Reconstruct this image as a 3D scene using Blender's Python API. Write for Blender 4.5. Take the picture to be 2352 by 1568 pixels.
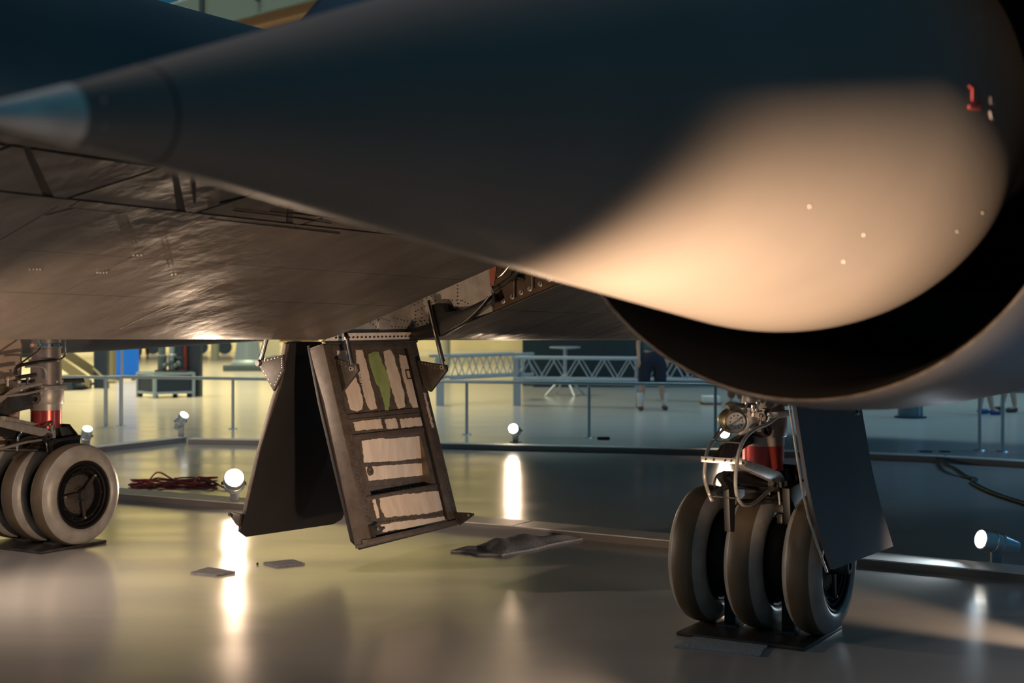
import bpy, bmesh, math, random
from mathutils import Vector, Matrix
random.seed(7)
PI = math.pi
SC = bpy.context.scene
COL = SC.collection
for o in list(bpy.data.objects): bpy.data.objects.remove(o)

# ------------------------------------------------------------------ camera, world, lights, exposure
FPX, CX, HY, EYE = 3200.0, 1176.0, 733.0, 1.575
cd = bpy.data.cameras.new('camera'); cam = bpy.data.objects.new('camera', cd); COL.objects.link(cam)
cam.location = (0, 0, EYE); cam.rotation_euler = (PI/2, 0, 0)
cd.sensor_width = 36; cd.lens = FPX/2352*36; cd.shift_y = -(784-HY)/2352
cd.dof.use_dof = True; cd.dof.focus_distance = 7.7; cd.dof.aperture_fstop = 2.6
cd.clip_end = 300
SC.camera = cam
SC.view_settings.view_transform = 'Standard'; SC.view_settings.look = 'None'
SC.view_settings.gamma = 1; SC.view_settings.use_curve_mapping = False
SC.view_settings.exposure = 0.0
w = bpy.data.worlds.new('world'); SC.world = w; w.use_nodes = True
w.node_tree.nodes['Background'].inputs[0].default_value = (0.020, 0.115, 0.185, 1)
w.node_tree.nodes['Background'].inputs[1].default_value = 0.62
WARM = (1.0, 0.70, 0.47)
def spot(loc, aim, power, deg, blend=.5, color=WARM, size=.05):
    l = bpy.data.lights.new('spot_lamp', 'SPOT'); l.energy = power; l.spot_size = math.radians(deg); l.spot_blend = blend
    l.color = color; l.shadow_soft_size = size
    o = bpy.data.objects.new('spot_lamp', l); COL.objects.link(o); o.location = loc
    o.rotation_euler = (Vector(aim)-Vector(loc)).to_track_quat('-Z', 'Y').to_euler(); return o
def area(loc, aim, power, sx, sy, color, spread=180):
    l = bpy.data.lights.new('hall_fill_lamp', 'AREA'); l.shape = 'RECTANGLE'; l.size = sx; l.size_y = sy; l.energy = power; l.color = color; l.spread = math.radians(spread)
    o = bpy.data.objects.new('hall_fill_lamp', l); COL.objects.link(o); o.location = loc
    o.rotation_euler = (Vector(aim)-Vector(loc)).to_track_quat('-Z', 'Y').to_euler(); return o
# hall lighting high above (warm yellow towards the back left, cool elsewhere), plus an added fill
area((-15, 36, 15), (-15, 36, 0), 7500, 24, 24, (1.0, .86, .46), 75)
area((8, 25, 14), (8, 25, 0), 700, 14, 12, (.55, .86, .95), 80)
area((-10, 1, 8), (-2, 8, 0), 950, 6, 5, (1.0, .76, .62))  # added warm fill from the front left, brightens the floor
area((14, 17, 9), (4, 9, 0), 500, 6, 6, (.30, .58, .95))
# floor uplights that stand outside the frame on the near side of the aircraft, with added fill lamps among them
spot((-0.35, 1.95, .25), (0.36, 2.95, 1.37), 2200, 36, 1.0, (1.0, .70, .46))
spot((-2.9, 5.2, .18), (-1.9, 6.5, 1.8), 260, 74, .6)
spot((0.75, 5.0, .05), (-1.75, 8.7, .52), 560, 50, 1.0)
spot((0.2, 4.9, .12), (1.27, 7.06, 1.02), 150, 24, .9)
area((-21, 60, 9), (-21, 72, 4), 5200, 36, 5, (1.0, .86, .50))  # added wash lamp before the back wall, brightens its yellow
spot((-3.9, 7.9, 1.15), (0.6, 7.9, .05), 210, 120, 1.0, (1.0, .78, .60))  # added fill from the left for the dim floor, no fixture
spot((3.3, 5.9, .22), (0.3, 9.6, .0), 420, 27, .9)

# ------------------------------------------------------------------ frames
ANG = math.radians(-31)
OX, OY = -1.0, 8.42
CA, SA = math.cos(ANG), math.sin(ANG)
def L2W(p): return Vector((OX+CA*p[0]-SA*p[1], OY+SA*p[0]+CA*p[1], p[2]))
def W2L(p):
    x, y = p[0]-OX, p[1]-OY
    return Vector((CA*x+SA*y, -SA*x+CA*y, p[2]))
CL = W2L((0, 0, EYE))
def ray(px, py):
    d = Vector(((px-CX)/FPX, 1, -(py-HY)/FPX))
    return Vector((CA*d.x+SA*d.y, -SA*d.x+CA*d.y, d.z))
def onplane(px, py, p0, n):
    d = ray(px, py); n = Vector(n)
    return CL+d*((Vector(p0)-CL).dot(n)/d.dot(n))
def latp(px, py, c): return onplane(px, py, (c, 0, 0), (1, 0, 0))     # point of the aircraft frame at lateral c
def aftp(px, py, a): return onplane(px, py, (0, a, 0), (0, 1, 0))
def at(px, py, Y): return Vector(((px-CX)/FPX*Y, Y, EYE-(py-HY)/FPX*Y))
def gnd(px, py):
    Y = EYE*FPX/(py-HY); return Vector(((px-CX)/FPX*Y, Y, 0))

# ------------------------------------------------------------------ mesh builder
class MB:
    def __init__(s): s.v = []; s.f = []
    def add(s, vs, fs):
        n = len(s.v); s.v += [Vector(v) for v in vs]; s.f += [tuple(i+n for i in f) for f in fs]; return s
    def box(s, c, size, rot=None, ch=0):
        hx, hy, hz = size[0]/2, size[1]/2, size[2]/2
        vs = [Vector((x, y, z)) for x in (-hx, hx) for y in (-hy, hy) for z in (-hz, hz)]
        if rot is not None: vs = [rot @ v for v in vs]
        return s.add([v+Vector(c) for v in vs], [(0,1,3,2),(4,6,7,5),(0,4,5,1),(2,3,7,6),(0,2,6,4),(1,5,7,3)])
    def lathe(s, o, ax, prof, n=32, close=False):
        o = Vector(o); ax = Vector(ax).normalized(); e1 = ax.orthogonal().normalized(); e2 = ax.cross(e1)
        vs = []
        for (x, r) in prof:
            for k in range(n):
                t = 2*PI*k/n; vs.append(o+ax*x+(e1*math.cos(t)+e2*math.sin(t))*max(r, 1e-5))
        fs = []; m = len(prof)
        for i in range(m if close else m-1):
            j = (i+1) % m
            for k in range(n):
                k2 = (k+1) % n; fs.append((i*n+k, i*n+k2, j*n+k2, j*n+k))
        return s.add(vs, fs)
    def cyl(s, p0, p1, r0, r1=None, n=16):
        r1 = r0 if r1 is None else r1
        p0 = Vector(p0); p1 = Vector(p1); L = (p1-p0).length
        return s.lathe(p0, p1-p0, [(0, 0), (0, r0), (L, r1), (L, 0)], n)
    def tube(s, pts, r, n=8, sub=6, cyc=False):
        P = [Vector(p) for p in pts]
        if len(P) > 2 and sub > 1:
            Q = []
            for i in range(len(P)-1):
                a = P[max(i-1, 0)]; b = P[i]; c = P[i+1]; d = P[min(i+2, len(P)-1)]
                for k in range(sub):
                    t = k/sub
                    Q.append(.5*((2*b)+(c-a)*t+(2*a-5*b+4*c-d)*t*t+(3*b-a-3*c+d)*t**3))
            Q.append(P[-1]); P = Q
        m = len(P); vs = []; u = None
        for i in range(m):
            t = (P[min(i+1, m-1)]-P[max(i-1, 0)]).normalized()
            if u is None: u = t.orthogonal().normalized()
            u = (u-t*u.dot(t)).normalized(); v = t.cross(u)
            for k in range(n):
                a = 2*PI*k/n; vs.append(P[i]+(u*math.cos(a)+v*math.sin(a))*r)
        fs = [(i*n+k, i*n+(k+1) % n, (i+1)*n+(k+1) % n, (i+1)*n+k) for i in range(m-1) for k in range(n)]
        fs += [tuple(range(n))[::-1], tuple((m-1)*n+k for k in range(n))]
        return s.add(vs, fs)
    def prism(s, poly, vec):
        poly = [Vector(p) for p in poly]; n = len(poly); v = Vector(vec)
        fs = [tuple(range(n)), tuple(range(2*n-1, n-1, -1))]+[(i, i+n, (i+1) % n+n, (i+1) % n) for i in range(n)]
        return s.add(poly+[p+v for p in poly], fs)
    def ball(s, c, r, n=12, sq=(1, 1, 1)):
        vs = []; m = n//2
        for i in range(m+1):
            th = PI*i/m
            for k in range(n):
                a = 2*PI*k/n
                vs.append(Vector(c)+Vector((sq[0]*math.sin(th)*math.cos(a), sq[1]*math.sin(th)*math.sin(a), sq[2]*math.cos(th)))*r)
        return s.add(vs, [(i*n+k, (i+1)*n+k, (i+1)*n+(k+1) % n, i*n+(k+1) % n) for i in range(m) for k in range(n)])
    def grid(s, fn, nu, nv):
        vs = [fn(i/nu, j/nv) for i in range(nu+1) for j in range(nv+1)]
        return s.add(vs, [(i*(nv+1)+j, (i+1)*(nv+1)+j, (i+1)*(nv+1)+j+1, i*(nv+1)+j+1) for i in range(nu) for j in range(nv)])
    def build(s, name, m, parent=None, smooth=35, bev=0, kind=None, origin=None, loc=None):
        me = bpy.data.meshes.new(name)
        org = Vector(origin) if origin is not None else Vector((0, 0, 0))
        me.from_pydata([v-org for v in s.v], [], s.f)
        bm = bmesh.new(); bm.from_mesh(me)
        bmesh.ops.remove_doubles(bm, verts=bm.verts, dist=2e-5)
        bmesh.ops.recalc_face_normals(bm, faces=bm.faces)
        if bev:
            ed = [e for e in bm.edges if len(e.link_faces) == 2 and e.calc_face_angle(0) > .6]
            bmesh.ops.bevel(bm, geom=ed, offset=bev, segments=2, affect='EDGES', profile=.6)
        bm.to_mesh(me); bm.free()
        me.materials.append(m)
        if smooth: me.shade_smooth(); me.set_sharp_from_angle(angle=math.radians(smooth))
        o = bpy.data.objects.new(name, me); COL.objects.link(o)
        if parent is not None: o.parent = parent
        if loc is not None: o.location = loc
        elif origin is not None: o.location = org
        if kind: o['kind'] = kind
        return o
def tag(o, label=None, cat=None, group=None, kind=None):
    for k, v in (('label', label), ('category', cat), ('group', group), ('kind', kind)):
        if v: o[k] = v
    return o
def empty(name, loc, rz=0, label=None, cat=None, group=None):
    o = bpy.data.objects.new(name, None); COL.objects.link(o); o.location = loc; o.rotation_euler = (0, 0, rz)
    o.empty_display_size = .1
    return tag(o, label, cat, group)
def copy_tree(o, parent=None):
    c = o.copy(); COL.objects.link(c); c.parent = parent
    for ch in list(o.children): copy_tree(ch, c)
    return c

# ------------------------------------------------------------------ materials
def mat(name, col, rough=.5, metal=0., col2=None, nscale=6., stretch=(1, 1, 1), fac=(.35, .65), bump=0., bscale=20., bstretch=(1, 1, 1), emit=None, rvar=0., coat=0., spec=None, bdist=.02, detail=6):
    m = bpy.data.materials.new(name); m.use_nodes = True; nt = m.node_tree; N = nt.nodes; Lk = nt.links
    b = N['Principled BSDF']
    b.inputs['Base Color'].default_value = (*col, 1); b.inputs['Roughness'].default_value = rough; b.inputs['Metallic'].default_value = metal
    if coat: b.inputs['Coat Weight'].default_value = coat; b.inputs['Coat Roughness'].default_value = .15
    if spec is not None: b.inputs['Specular IOR Level'].default_value = spec
    if emit: b.inputs['Emission Color'].default_value = (*emit[0], 1); b.inputs['Emission Strength'].default_value = emit[1]
    tc = N.new('ShaderNodeTexCoord')
    def noise(sc, st, det=6):
        mp = N.new('ShaderNodeMapping'); mp.inputs['Scale'].default_value = st; Lk.new(tc.outputs['Object'], mp.inputs['Vector'])
        n = N.new('ShaderNodeTexNoise'); n.inputs['Scale'].default_value = sc; n.inputs['Detail'].default_value = det
        Lk.new(mp.outputs[0], n.inputs['Vector']); return n
    if col2 is not None or rvar:
        n = noise(nscale, stretch, detail)
        r = N.new('ShaderNodeMapRange'); r.inputs['From Min'].default_value = fac[0]; r.inputs['From Max'].default_value = fac[1]; Lk.new(n.outputs['Fac'], r.inputs['Value'])
        if col2 is not None:
            mx = N.new('ShaderNodeMix'); mx.data_type = 'RGBA'; mx.inputs[6].default_value = (*col, 1); mx.inputs[7].default_value = (*col2, 1)
            Lk.new(r.outputs[0], mx.inputs[0]); Lk.new(mx.outputs[2], b.inputs['Base Color'])
        if rvar:
            q = N.new('ShaderNodeMapRange'); q.inputs['To Min'].default_value = max(rough-rvar, .02); q.inputs['To Max'].default_value = rough+rvar
            Lk.new(r.outputs[0], q.inputs['Value']); Lk.new(q.outputs[0], b.inputs['Roughness'])
    if bump:
        n = noise(bscale, bstretch, 4); bp = N.new('ShaderNodeBump'); bp.inputs['Strength'].default_value = bump; bp.inputs['Distance'].default_value = bdist
        Lk.new(n.outputs['Fac'], bp.inputs['Height']); Lk.new(bp.outputs[0], b.inputs['Normal'])
    return m
M = {}
M['floor'] = mat('polished_floor', (.53, .50, .465), .2, 0, (.41, .40, .385), 1.3, (.35, 1.6, 1), (.3, .75), .03, 2.2, (.6, 1.6, 1), rvar=.05, bdist=.01)
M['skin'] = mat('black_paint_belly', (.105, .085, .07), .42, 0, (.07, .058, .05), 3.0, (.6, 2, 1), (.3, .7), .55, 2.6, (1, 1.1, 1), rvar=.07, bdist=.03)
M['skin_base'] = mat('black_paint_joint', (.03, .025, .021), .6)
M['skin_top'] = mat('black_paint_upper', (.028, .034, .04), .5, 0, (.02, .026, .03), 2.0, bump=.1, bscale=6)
M['spike'] = mat('spike_paint', (.15, .125, .105), .43, 0, (.115, .098, .085), 1.6, (1, 1, 1), (.3, .7), .03, 30, bdist=.004, rvar=.04)
M['nacelle'] = mat('nacelle_paint', (.13, .125, .13), .45, 0, (.1, .096, .1), 2.0, bump=.12, bscale=5)
M['duct'] = mat('inlet_duct_black', (.006, .005, .0045), .6)
M['lip'] = mat('worn_lip_metal', (.42, .36, .30), .35, .7, (.2, .17, .15), 20)
M['silver'] = mat('bare_titanium', (.70, .64, .58), .34, .55, (.52, .48, .43), 12, bump=.05)
M['chrome'] = mat('chrome', (.75, .72, .68), .13, 1)
M['steel'] = mat('brushed_steel', (.60, .54, .47), .34, .6, (.46, .41, .36), 30)
M['seam'] = mat('seam_dark', (.018, .014, .012), .7)
M['door_skin'] = mat('door_outer_black', (.012, .0105, .011), .5, 0, (.009, .008, .009), 4)
M['door_in'] = mat('door_inner_brown', (.115, .088, .072), .45, .2, (.07, .054, .045), 18, (1, 1, 1), (.3, .7), .3, 40, bdist=.003)
M['bare'] = mat('bare_metal_patch', (.92, .76, .63), .34, .35, (.74, .60, .48), 7, (3, 3, .8), (.35, .75), .2, 9, bdist=.004)
M['green'] = mat('green_primer', (.28, .35, .14), .5, .1, (.22, .28, .10), 14)
M['bracket'] = mat('bracket_dark_metal', (.075, .062, .052), .42, .4, (.055, .045, .038), 25)
M['black'] = mat('black_rubber', (.012, .011, .011), .45)
M['gun'] = mat('gunmetal', (.10, .09, .085), .38, .6, (.06, .055, .05), 20)
M['grey'] = mat('grey_alloy', (.42, .38, .35), .4, .35, (.32, .29, .26), 18)
M['strut'] = mat('dark_grey_strut', (.20, .175, .16), .4, .3, (.15, .13, .12), 12)
M['brass'] = mat('olive_brass', (.34, .27, .15), .35, .8, (.22, .17, .1), 14)
M['red'] = mat('red_anodised', (.55, .09, .075), .25, .6, (.42, .06, .055), 5)
M['orange'] = mat('orange_tag', (.42, .12, .07), .5, 0, (.3, .09, .06), 60)
M['bronze'] = mat('bay_brown_wall', (.13, .085, .05), .45, .4, (.08, .05, .03), 12)
M['tyre'] = mat('silvery_tyre', (.125, .095, .06), .5, .1, (.085, .065, .042), 9, (1, 1, 1), (.3, .75), .15, 60, bdist=.002)
M['sidewall'] = mat('tyre_sidewall', (.38, .36, .33), .42, .1, (.29, .27, .25), 10, bump=.08, bscale=50)
M['rim'] = mat('black_rim', (.009, .008, .008), .6, 0, spec=.25)
M['disc'] = mat('brake_disc', (.06, .048, .045), .55, .1, (.07, .06, .055), 14)
M['alu'] = mat('lamp_aluminium', (.66, .70, .73), .28, .7)
M['alu_d'] = mat('lamp_bracket', (.38, .42, .45), .4, .7)
M['rail'] = mat('rail_metal', (.44, .52, .56), .35, .5)
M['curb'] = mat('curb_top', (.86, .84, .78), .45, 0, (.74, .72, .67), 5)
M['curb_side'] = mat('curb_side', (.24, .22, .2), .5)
M['cloth'] = mat('grey_towel', (.30, .31, .34), .95, 0, (.18, .19, .21), 60, bump=.8, bscale=140, bdist=.004)
M['mat_dk'] = mat('grey_pad', (.20, .20, .22), .9, 0, (.13, .13, .15), 60, bump=.6, bscale=120, bdist=.003)
M['mat_blue'] = mat('blue_grey_mat', (.34, .40, .46), .9, 0, (.22, .27, .32), 90, bump=.8, bscale=160, bdist=.004)
M['redcord'] = mat('red_cord', (.42, .035, .02), .45)
M['greencord'] = mat('dark_green_cable', (.012, .035, .03), .6)
M['wall_y'] = mat('warm_back_wall', (.75, .66, .40), .7, 0, (.60, .52, .31), .6)
M['wall_t'] = mat('teal_back_wall', (.018, .05, .06), .6, 0, (.012, .035, .045), .5)
M['navy'] = mat('navy_paint', (.012, .03, .06), .5)
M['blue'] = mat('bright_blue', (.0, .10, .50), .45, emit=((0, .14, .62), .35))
M['truss'] = mat('truss_blue_grey', (.32, .42, .52), .4, .2)
M['slate'] = mat('slate_blue', (.10, .15, .18), .5)
M['tan'] = mat('tan_paint', (.20, .18, .11), .6)
M['cream'] = mat('cream', (.75, .72, .55), .6)
M['white'] = mat('off_white', (.75, .76, .74), .6)
M['skinp'] = mat('skin_tone', (.48, .30, .22), .55)
M['hair'] = mat('hair_dark', (.03, .02, .015), .7)
M['shorts'] = mat('navy_cloth', (.008, .014, .035), .8)
M['shirt'] = mat('teal_shirt', (.03, .12, .16), .8)
M['khaki'] = mat('brown_cloth', (.14, .08, .04), .8)
M['shoe'] = mat('brown_shoe', (.06, .045, .035), .6)
M['shoe_b'] = mat('blue_shoe', (.01, .06, .22), .6)
M['sock'] = mat('sock_white', (.6, .6, .58), .8)
M['lred'] = mat('red_letter', (.30, .04, .04), .6)
M['faint'] = mat('faint_letter', (.14, .11, .11), .6)
M['lens'] = mat('lamp_lens_lit', (1, .9, .8), .3, emit=((1.0, .80, .62), 80))
M['lens_c'] = mat('lamp_lens_cool', (1, 1, 1), .3, emit=((1.0, .96, .88), 3))
gl = bpy.data.materials.new('clear_glass'); gl.use_nodes = True
g = gl.node_tree.nodes['Principled BSDF']; g.inputs['Transmission Weight'].default_value = 1; g.inputs['Roughness'].default_value = .02; g.inputs['Base Color'].default_value = (.9, .97, .97, 1); M['glass'] = gl

# ------------------------------------------------------------------ setting
def struct(o): o['kind'] = 'structure'; return o
struct(MB().box((0, 30, -.05), (120, 110, .1)).build('floor', M['floor'], smooth=0))
struct(MB().box((-22, 72, 7), (46.9, .4, 14)).build('wall_back', M['wall_y'], smooth=0))
struct(MB().box((17, 33.3, 7), (33.5, .4, 14)).build('wall_right', M['wall_t'], smooth=0))
# low floor borders
def border(pts, wd, h, label):
    root = empty('floor_border', (0, 0, 0), 0, label, 'border', 'low metal borders round the aircraft')
    P = [Vector((p[0], p[1], 0)) for p in pts]
    root.location = P[0]
    for i in range(len(P)-1):
        a, b = P[i]-P[0], P[i+1]-P[0]; d = (b-a).normalized(); n = Vector((-d.y, d.x, 0))
        if n.y < 0: n = -n
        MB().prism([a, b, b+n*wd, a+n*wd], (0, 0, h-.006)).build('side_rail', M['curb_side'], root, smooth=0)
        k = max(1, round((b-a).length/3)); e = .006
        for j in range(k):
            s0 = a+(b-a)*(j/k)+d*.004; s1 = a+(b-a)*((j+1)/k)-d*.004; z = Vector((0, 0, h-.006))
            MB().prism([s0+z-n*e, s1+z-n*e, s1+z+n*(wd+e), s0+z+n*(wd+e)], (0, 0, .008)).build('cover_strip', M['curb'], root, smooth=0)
    return root
border([gnd(150, 1136), gnd(1180, 1224), gnd(1980, 1302), gnd(2600, 1362)], .27, .055, 'wide pale low border running past the far side of both landing gears')
border([gnd(1975, 1054), gnd(1000, 1031), gnd(432, 1020)], .16, .07, 'long pale low border parallel to the distant railing, middle stretch')
border([gnd(-60, 1072), gnd(215, 1041), gnd(428, 1016)], .16, .07, 'short slanting low border at far left with two lamps on it')
border([gnd(1978, 1055), gnd(2165, 1063), gnd(2600, 1090)], .16, .07, 'low border at far right where the green cable ends')
# joint marker plates at the notch of the far right border
for x0, x1 in ((2108, 2140), (2155, 2182)):
    a = gnd(x0, 1052); b = gnd(x1, 1053)
    tag(MB().box(((a.x+b.x)/2, a.y-.02, .078), (b.x-a.x, .10, .012)).build('joint_plate', M['gun'], smooth=0, origin=((a.x+b.x)/2, a.y-.02, .078)),
        'small dark plate on the far border '+('left' if x0 < 2120 else 'right')+' of the notch by the green cable', 'plate', 'joint plates on the border')

# ------------------------------------------------------------------ aircraft
AIR = empty('jet_aircraft', (OX, OY, 0), ANG, 'huge black twin-engine jet with pointed inlet spike, standing on its wheels', 'aircraft')
def zb(a, c):
    k = .36*abs(c); e = .03
    return 1.452-.013*a+math.sqrt(k*k+e*e)-e
def belly_hit(px, py):
    d = ray(px, py); lo, hi = 1.5, 14.
    f = lambda t: (lambda p: p.z-zb(p.y, p.x))(CL+d*t)
    # march from the camera to the first crossing
    t = lo; pv = f(t); st = .02
    while t < hi:
        q = f(t+st)
        if pv*q <= 0 and abs((CL+d*t).x) < 2.1:
            for _ in range(30):
                m = t+st/2
                if f(t)*f(m) <= 0: st /= 2
                else: t = m; st /= 2
            p = CL+d*t; return p.y, p.x
        t += st; pv = q
    p = CL+d*9; return p.y, p.x
# --- fuselage shell (hole over the wheel bays)
A0, A1 = -.253, .735         # fore and aft edge of the wheel bay
CW = 1.9
def fus():
    mb = MB()
    As = [-9.5, -8.5, -7.5, -6.5, -5.5, -5, -4.5, -4, -3.5, -3, -2.5, -2, -1.5, -1, -.6, A0, 0, .25, .5, A1, 1, 1.5, 2, 2.5, 3, 4, 5, 6, 8, 10, 12]
    Cs = [0, .03, .06, .1, .16, .24, .34, .45, .6, .75, .9, 1.05, 1.2, 1.35, 1.5, 1.65, 1.8, 1.88, CW]
    top = [(1.93, 2.125), (1.88, 2.155), (1.7, 2.20), (1.5, 2.25), (1.3, 2.31), (1.1, 2.40), (.96, 2.50), (.86, 2.62), (.76, 2.76), (.63, 2.89), (.47, 3.01), (.32, 3.09), (.16, 3.14), (0, 3.16)]
    def ring(a):
        tp = 1.0
        if a < -5.5: tp = max(.02, 1-((-5.5-a)/4.0)**1.6)
        pts = []
        low = [(c*1.0, zb(a, c)) for c in Cs]
        up = [(c, z-.004*a) for c, z in top]
        half = low+up
        full = half+[(-c, z) for c, z in half[-2:0:-1]]
        return [Vector((c*tp, a, 2.2+(z-2.2)*tp)) for c, z in full]
    rings = [ring(a) for a in As]; n = len(rings[0]); vs = [v for r in rings for v in r]
    fs_low, fs_top = [], []
    nl = len(Cs)
    for i in range(len(As)-1):
        hole = As[i] >= A0-1e-6 and As[i+1] <= A1+1e-6
        for k in range(n):
            k2 = (k+1) % n; q = (i*n+k, i*n+k2, (i+1)*n+k2, (i+1)*n+k)
            cm = (rings[i][k].x+rings[i][k2].x)/2
            lowf = k < nl-1 or k >= n-(nl-1)
            if hole and lowf and (cm > 0 or cm < -.24): continue
            (fs_low if lowf else fs_top).append(q)
    return vs, fs_low, fs_top
vs, fl, ft = fus()
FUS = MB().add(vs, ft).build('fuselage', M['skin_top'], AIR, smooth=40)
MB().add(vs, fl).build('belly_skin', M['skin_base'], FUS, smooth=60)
# chine edge bead
for s in (1, -1):
    MB().tube([(s*1.925, a, 2.125-.006*a) for a in (-5.4, -3, 0, 4, 10)], .018, 8, 3).build('chine_edge', M['seam'], FUS)
# skin panels on the near belly: thin plates proud of the shell, laid out between the seams the photo shows
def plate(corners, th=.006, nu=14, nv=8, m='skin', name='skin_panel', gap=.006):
    """corners: four (a, c) points in order; grid follows the belly"""
    q = [Vector((a, c)) for a, c in corners]; cen = sum(q, Vector((0, 0)))/4
    q = [p+(cen-p).normalized()*gap for p in q]
    def fn(off):
        def g(u, v):
            p = (q[0]*(1-u)+q[1]*u)*(1-v)+(q[3]*(1-u)+q[2]*u)*v
            sg = 1 if p.y >= 0 else -1
            nrm = Vector((.34*sg, 0, -1)).normalized()
            return Vector((p.y, p.x, zb(p.x, p.y)))+nrm*off
        return g
    mb = MB(); mb.grid(fn(th), nu, nv)
    outer = fn(th); inner = fn(-.002); vs = []; fs = []
    loop = [(i/nu, 0) for i in range(nu)]+[(1, j/nv) for j in range(nv)]+[(1-i/nu, 1) for i in range(nu)]+[(0, 1-j/nv) for j in range(nv)]
    L = len(loop)
    mb.add([outer(*p) for p in loop]+[inner(*p) for p in loop], [(i, (i+1) % L, (i+1) % L+L, i+L) for i in range(L)])
    return mb.build(name, M[m], FUS, smooth=50)
C1 = 1.395
seams = [-5.4, -4.3, -3.4, -2.72, -2.03, -1.35, -.75, A0-.012]
for i in range(len(seams)-1):
    a0, a1 = seams[i], seams[i+1]
    for c0, c1 in ((-.04, .62), (.62, 1.02), (1.02, C1)):
        plate([(a0, c0), (a1, c0), (a1, c1), (a0, c1)], th=.003, gap=.0022)
# long twin access strip and the saw-tooth wedge panels under the chine
sm = [-5.4, -3.36, -2.2, -1.1, A0-.012]
for i in range(4):
    plate([(sm[i], C1), (sm[i+1], C1), (sm[i+1], 1.43), (sm[i], 1.43)], nu=14, nv=1, th=.006, gap=.004)
    plate([(sm[i], 1.43), (sm[i+1], 1.43), (sm[i+1], 1.448), (sm[i], 1.448)], nu=14, nv=1, th=.006, gap=.003)
for k in range(7):
    o_ = -.60+.60*(k-2)-0.0 if k != 3 else 0
    a_ = -3.46+.62*(k-3)
    if a_ > A0-.3: continue
    q = [(a_-.36, 1.745), (a_-.02, 1.452), (a_+.03, 1.452), (a_+.18, 1.745)]
    plate(q, th=.007, name='wedge_panel', gap=.007)
    plate([(a_+.20, 1.745), (a_+.05, 1.455), (a_+.56, 1.455), (a_+.24, 1.745)], th=.004, name='skin_panel', gap=.006)
for i in range(4):
    plate([(sm[i], 1.755), (sm[i+1], 1.755), (sm[i+1], 1.865), (sm[i], 1.865)], th=.005, gap=.004)
# riveted hatch
h = [belly_hit(x, y) for x, y in ((100, 492), (170, 474), (285, 486), (215, 508))]
plate(h, th=.005, nu=4, nv=4, name='riveted_hatch')
# aft belly panels
for a0, a1 in ((A1+.03, 1.7), (1.7, 2.9), (2.9, 4.3)):
    for c0, c1 in ((-.04, .62), (.62, 1.2), (1.2, 1.88)):
        plate([(a0, c0), (a1, c0), (a1, c1), (a0, c1)], nu=8, nv=5)
# dark raised seam strips traced on the belly
def strip(pts, r=.004, name='sealing_strip', m='seam'):
    P = []
    for px, py in pts:
        a, c = belly_hit(px, py); P.append(Vector((c, a, zb(a, c)-.010)))
    return MB().tube(P, r, 6, 4).build(name, M[m], FUS)
strip([(480, 496), (680, 519), (780, 531)], .0025)
strip([(535, 477), (640, 489), (760, 507)], .0025)
strip([(620, 478), (700, 487), (770, 497)], .0025)
strip([(445, 402), (447, 430), (447, 458)], .006)
strip([(505, 460), (545, 450), (578, 442)], .003)
strip([(275, 751), (350, 715), (430, 680), (520, 640)], .0012, m='lip')
# little bright fastener scratches
mb = MB()
for px, py in [(70+i*8, 612) for i in range(4)]+[(225+i*7, 620) for i in range(4)]+[(308+i*9, 580) for i in range(3)]+[(396, 625), (405, 624)]:
    a, c = belly_hit(px, py); mb.box((c, a, zb(a, c)-.011), (.012, .006, .006))
mb.build('fastener_row', M['silver'], FUS, kind='stuff')
# --- bay interior
mb = MB()
def bwall(p, q, z0a, z0b, th, dirn):   # vertical wall between two (c, a) points
    (c0, a0), (c1, a1) = p, q
    mb_ = MB(); mb_.prism([(c0, a0, z0a), (c1, a1, z0b), (c1, a1, 2.45), (c0, a0, 2.45)], dirn); return mb_
bw = bwall((-.03, A0), (-.03, A1+.03), zb(A0, 0)+.005, zb(A1, 0)+.005, .01, (-.012, 0, 0)).build('bay_inboard_wall', M['silver'], FUS, smooth=0)
CS = aftp(1131, 660, A1).x
bwall((-.06, A1), (CS, A1), zb(A1, 0)+.004, zb(A1, CS), .01, (0, .012, 0)).build('bay_rear_sheet', M['silver'], FUS, smooth=0)
bwall((CS, A1), (1.9, A1), zb(A1, CS), zb(A1, 1.9), .01, (0, .012, 0)).build('bay_rear_sheet', M['bronze'], FUS, smooth=0)
# bay roof and fore wall keep light out
MB().box((.95, (A0+A1)/2, 2.44), (1.95, A1-A0+.05, .02)).build('bay_roof', M['gun'], FUS, smooth=0)
MB().prism([(0, A0-.014, 1.47), (1.9, A0-.014, zb(A0, 1.9)+.01), (1.9, A0-.014, 2.45), (0, A0-.014, 2.45)], (0, -.01, 0)).build('bay_front_wall', M['gun'], FUS, smooth=0)
# far side bay
MB().prism([(-.25, A1, 1.50), (-1.9, A1, zb(A1, 1.9)), (-1.9, A1, 2.45), (-.25, A1, 2.45)], (0, .01, 0)).build('bay_rear_sheet', M['bronze'], FUS, smooth=0)
MB().box((-1.08, (A0+A1)/2, 2.44), (1.7, A1-A0+.05, .02)).build('bay_roof', M['gun'], FUS, smooth=0)
MB().prism([(-.22, A0, 1.48), (-.22, A1, 1.48), (-.22, A1, 2.45), (-.22, A0, 2.45)], (.01, 0, 0)).build('bay_inboard_wall', M['gun'], FUS, smooth=0)
MB().box((-.12, (A0+A1)/2, 2.44), (.22, A1-A0, .02)).build('bay_roof', M['gun'], FUS, smooth=0)
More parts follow.
